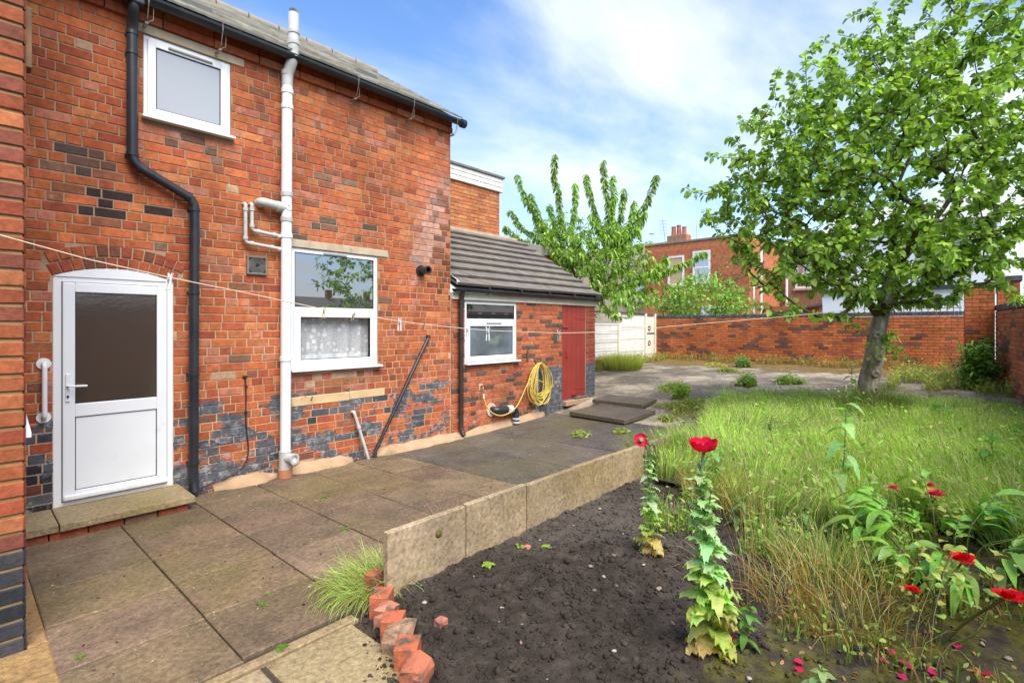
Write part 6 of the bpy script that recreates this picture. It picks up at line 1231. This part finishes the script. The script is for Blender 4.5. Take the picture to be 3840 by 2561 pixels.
rose_bush('pink rose bush with faded small blooms behind the peony', b, [([b, (4.76, .3, .3), (4.675, .232, .40)], .005), ([b, (4.7, .35, .3), (4.6, .462, .41)], .004), ([b, (4.8, .25, .3), (4.778, .269, .42)], .004)], [((4.675, .232, .44), .05), ((4.778, .269, .47), .03), ((4.6, .462, .45), .03)], [((4.6, .3, .38), 14), ((4.7, .15, .36), 14), ((4.55, .15, .34), 10)], (.3, .36, .07), (.62, .05, .09), 1)
PGp = 'fallen petals under the roses'
for (x, y) in [(2.789, .33), (2.84, .212), (2.845, .24), (2.843, .167), (3.0, -.03), (2.543, .878), (3.168, .076), (2.522, .599), (3.02, .015), (2.736, .263), (2.9, .28), (2.56, .62)]:
    z = soil_z(x, y) + .012; o = put_leaf(None, (x, y, z), random.uniform(0, 6), random.uniform(-.1, .2), .04, .036, 'oval', .3, random.choice([(.6, .01, .06), (.62, .02, .12)]), PETAL, .06, random.uniform(-.4, .4), 'fallen_petal'); tag(o, 'fallen crimson petal on the ground below the rose bush', 'petal', PGp)
# dry leaf litter
n_ = 170; x = rng.uniform(2.4, 3.9, n_); y = rng.uniform(-.6, .75, n_); p = np.stack([x, y, [soil_z(a, b_) + .008 for a, b_ in zip(x, y)]], -1)
tag(vobj('leaf_litter', [leaf_batch(p, rng.normal(0, 1, (n_, 3)) * [1, 1, .15], rng.normal(0, .35, (n_, 3)) + [0, 0, 1], rng.uniform(.015, .04, n_), rng.uniform(.01, .022, n_), gcols(n_, (.45, .26, .1), .35))], LEAF), 'dry tan leaf litter under the roses', None, None, 'stuff')
# ------------------------------------------------------------------ tall leafy weeds
def weed(label, base, h_, nl, lsz, col, flowers=0, kind='lobed'):
    t = thing('tall_weed', label, 'weed', base, 'tall leafy weeds'); b = Vector(base); tp = b + Vector((random.uniform(-.06, .06), random.uniform(-.06, .06), h_)); MB().tube([b, b.lerp(tp, .5) + Vector((.02, -.01, 0)), tp], [.005, .004, .002], 6, True, (.2, .28, .09)).build('stem', LEAF, t, smooth=True)
    for k in range(nl): u = .1 + .85 * k / nl; put_leaf(t, b.lerp(tp, u), k * 2.4, random.uniform(.0, .6), lsz * (1.15 - .6 * u) * random.uniform(.8, 1.2), lsz * .42, kind, random.uniform(.4, 1.2), tuple(x * random.uniform(.85, 1.15) for x in col), LEAF, .05, random.uniform(-.3, .3))
    for k in range(flowers):
        q = tp + Vector((random.gauss(0, .06), random.gauss(0, .06), random.uniform(-.05, .08))); MB().tube([tp - Vector((0, 0, .08)), q], .0015, 4, True, (.15, .2, .06)).tube([q, q + Vector((0, 0, .008)), q + Vector((0, 0, .014))], [.003, .007, .002], 6, True, (.55, .52, .3)).build('flower_head', LEAF, t)
    return t
weed('tall sow thistle with drooping grey green leaves in front of the lawn', (4.75, .83, .14), .95, 16, .2, (0.32, 0.544, 0.192), 10)
weed('leafy thistle at the lawn edge left of the tall sow thistle', (4.55, 1.75, .14), .42, 14, .16, (0.192, 0.384, 0.112), 0)
weed('ragged weed with small cream flowers between poppies and lawn', (5.3, 1.45, .15), .55, 12, .13, (0.192, 0.32, 0.096), 14)
weed('fleabane stalk with pale flowers at the foot of the apple tree', (8.1, 1.25, .3), .75, 16, .15, (0.112, 0.24, 0.056), 16)
weed('broad leaved dock in the grass right of the apple tree', (8.3, .35, .32), .35, 9, .22, (0.112, 0.272, 0.048), 0, 'oval')
weed('dark thistle in the grass at the right behind the peony', (6.0, -.05, .18), .55, 14, .2, (0.128, 0.304, 0.056), 0)
weed('spiky green thistle at the right edge next to the loose slab', (4.9, -.1, .12), .3, 16, .18, (0.16, 0.384, 0.08), 0)
weed('young green weed at the foot of the front poppy', (2.52, .83, .09), .24, 16, .08, (0.144, 0.32, 0.048), 0, 'lance')
weed('bushy pale weed at the bottom edge right of the front poppy', (2.35, .5, .09), .14, 14, .08, (0.32, 0.448, 0.16), 0, 'oval')
weed('yellow green seedling plant at the right bottom corner', (3.35, -.25, .1), .16, 12, .09, (0.416, 0.544, 0.08), 0, 'oval')
weed('slender stalk with dark seed buds rising from the left lawn edge', (6.6, 2.15, .25), .7, 7, .1, (0.208, 0.32, 0.096), 12)
for k, lab in enumerate(('leafy groundsel by the soil right of the slim poppy', 'second leafy groundsel further right along the soil edge', 'third groundsel in front of the sow thistle')):
    weed(lab, (3.95 + .12 * k, 1.35 - .4 * k, .11), .26, 16, .11, (.13, .25, .05), 4)

# long pale dry stems bent over the bed edge
for (x, y, n_, lab) in ((3.0, .95, 40, 'dry pale grass stems bent over the soil behind the front poppy'), (3.9, 1.15, 70, 'pale arching grass stems at the edge between soil and weeds'), (2.95, .35, 40, 'orange dry grass stems left of the scarlet roses'), (4.4, .7, 80, 'light seeding grass stems in front of the sow thistle')):
    tuft('grass_tuft', lab, 'grass tuft', (x, y, soil_z(x, y)), .22, n_, (.25, .6), (.6, .55, .28), (0, .2, 0), .9, (.0025, .004), .4, drycol=(.6, .36, .12))
# crumbs and leaf bits lying on the paving
n_ = 420; x = rng.uniform(.4, 6.5, n_); y = rng.uniform(2.6, 5.6, n_); p = np.stack([x, y, [gz(a, b_) + .004 for a, b_ in zip(x, y)]], -1)
tag(vobj('paving_litter', [leaf_batch(p, rng.normal(0, 1, (n_, 3)) * [1, 1, .02], np.tile([0, 0, 1.], (n_, 1)) + rng.normal(0, .15, (n_, 3)), rng.uniform(.008, .03, n_), rng.uniform(.005, .015, n_), gcols(n_, (.5, .43, .3), .5, .45, (.06, .045, .03)), .1, 0)], LEAF), 'tiny leaf bits and crumbs scattered on the patio slabs', None, None, 'stuff')
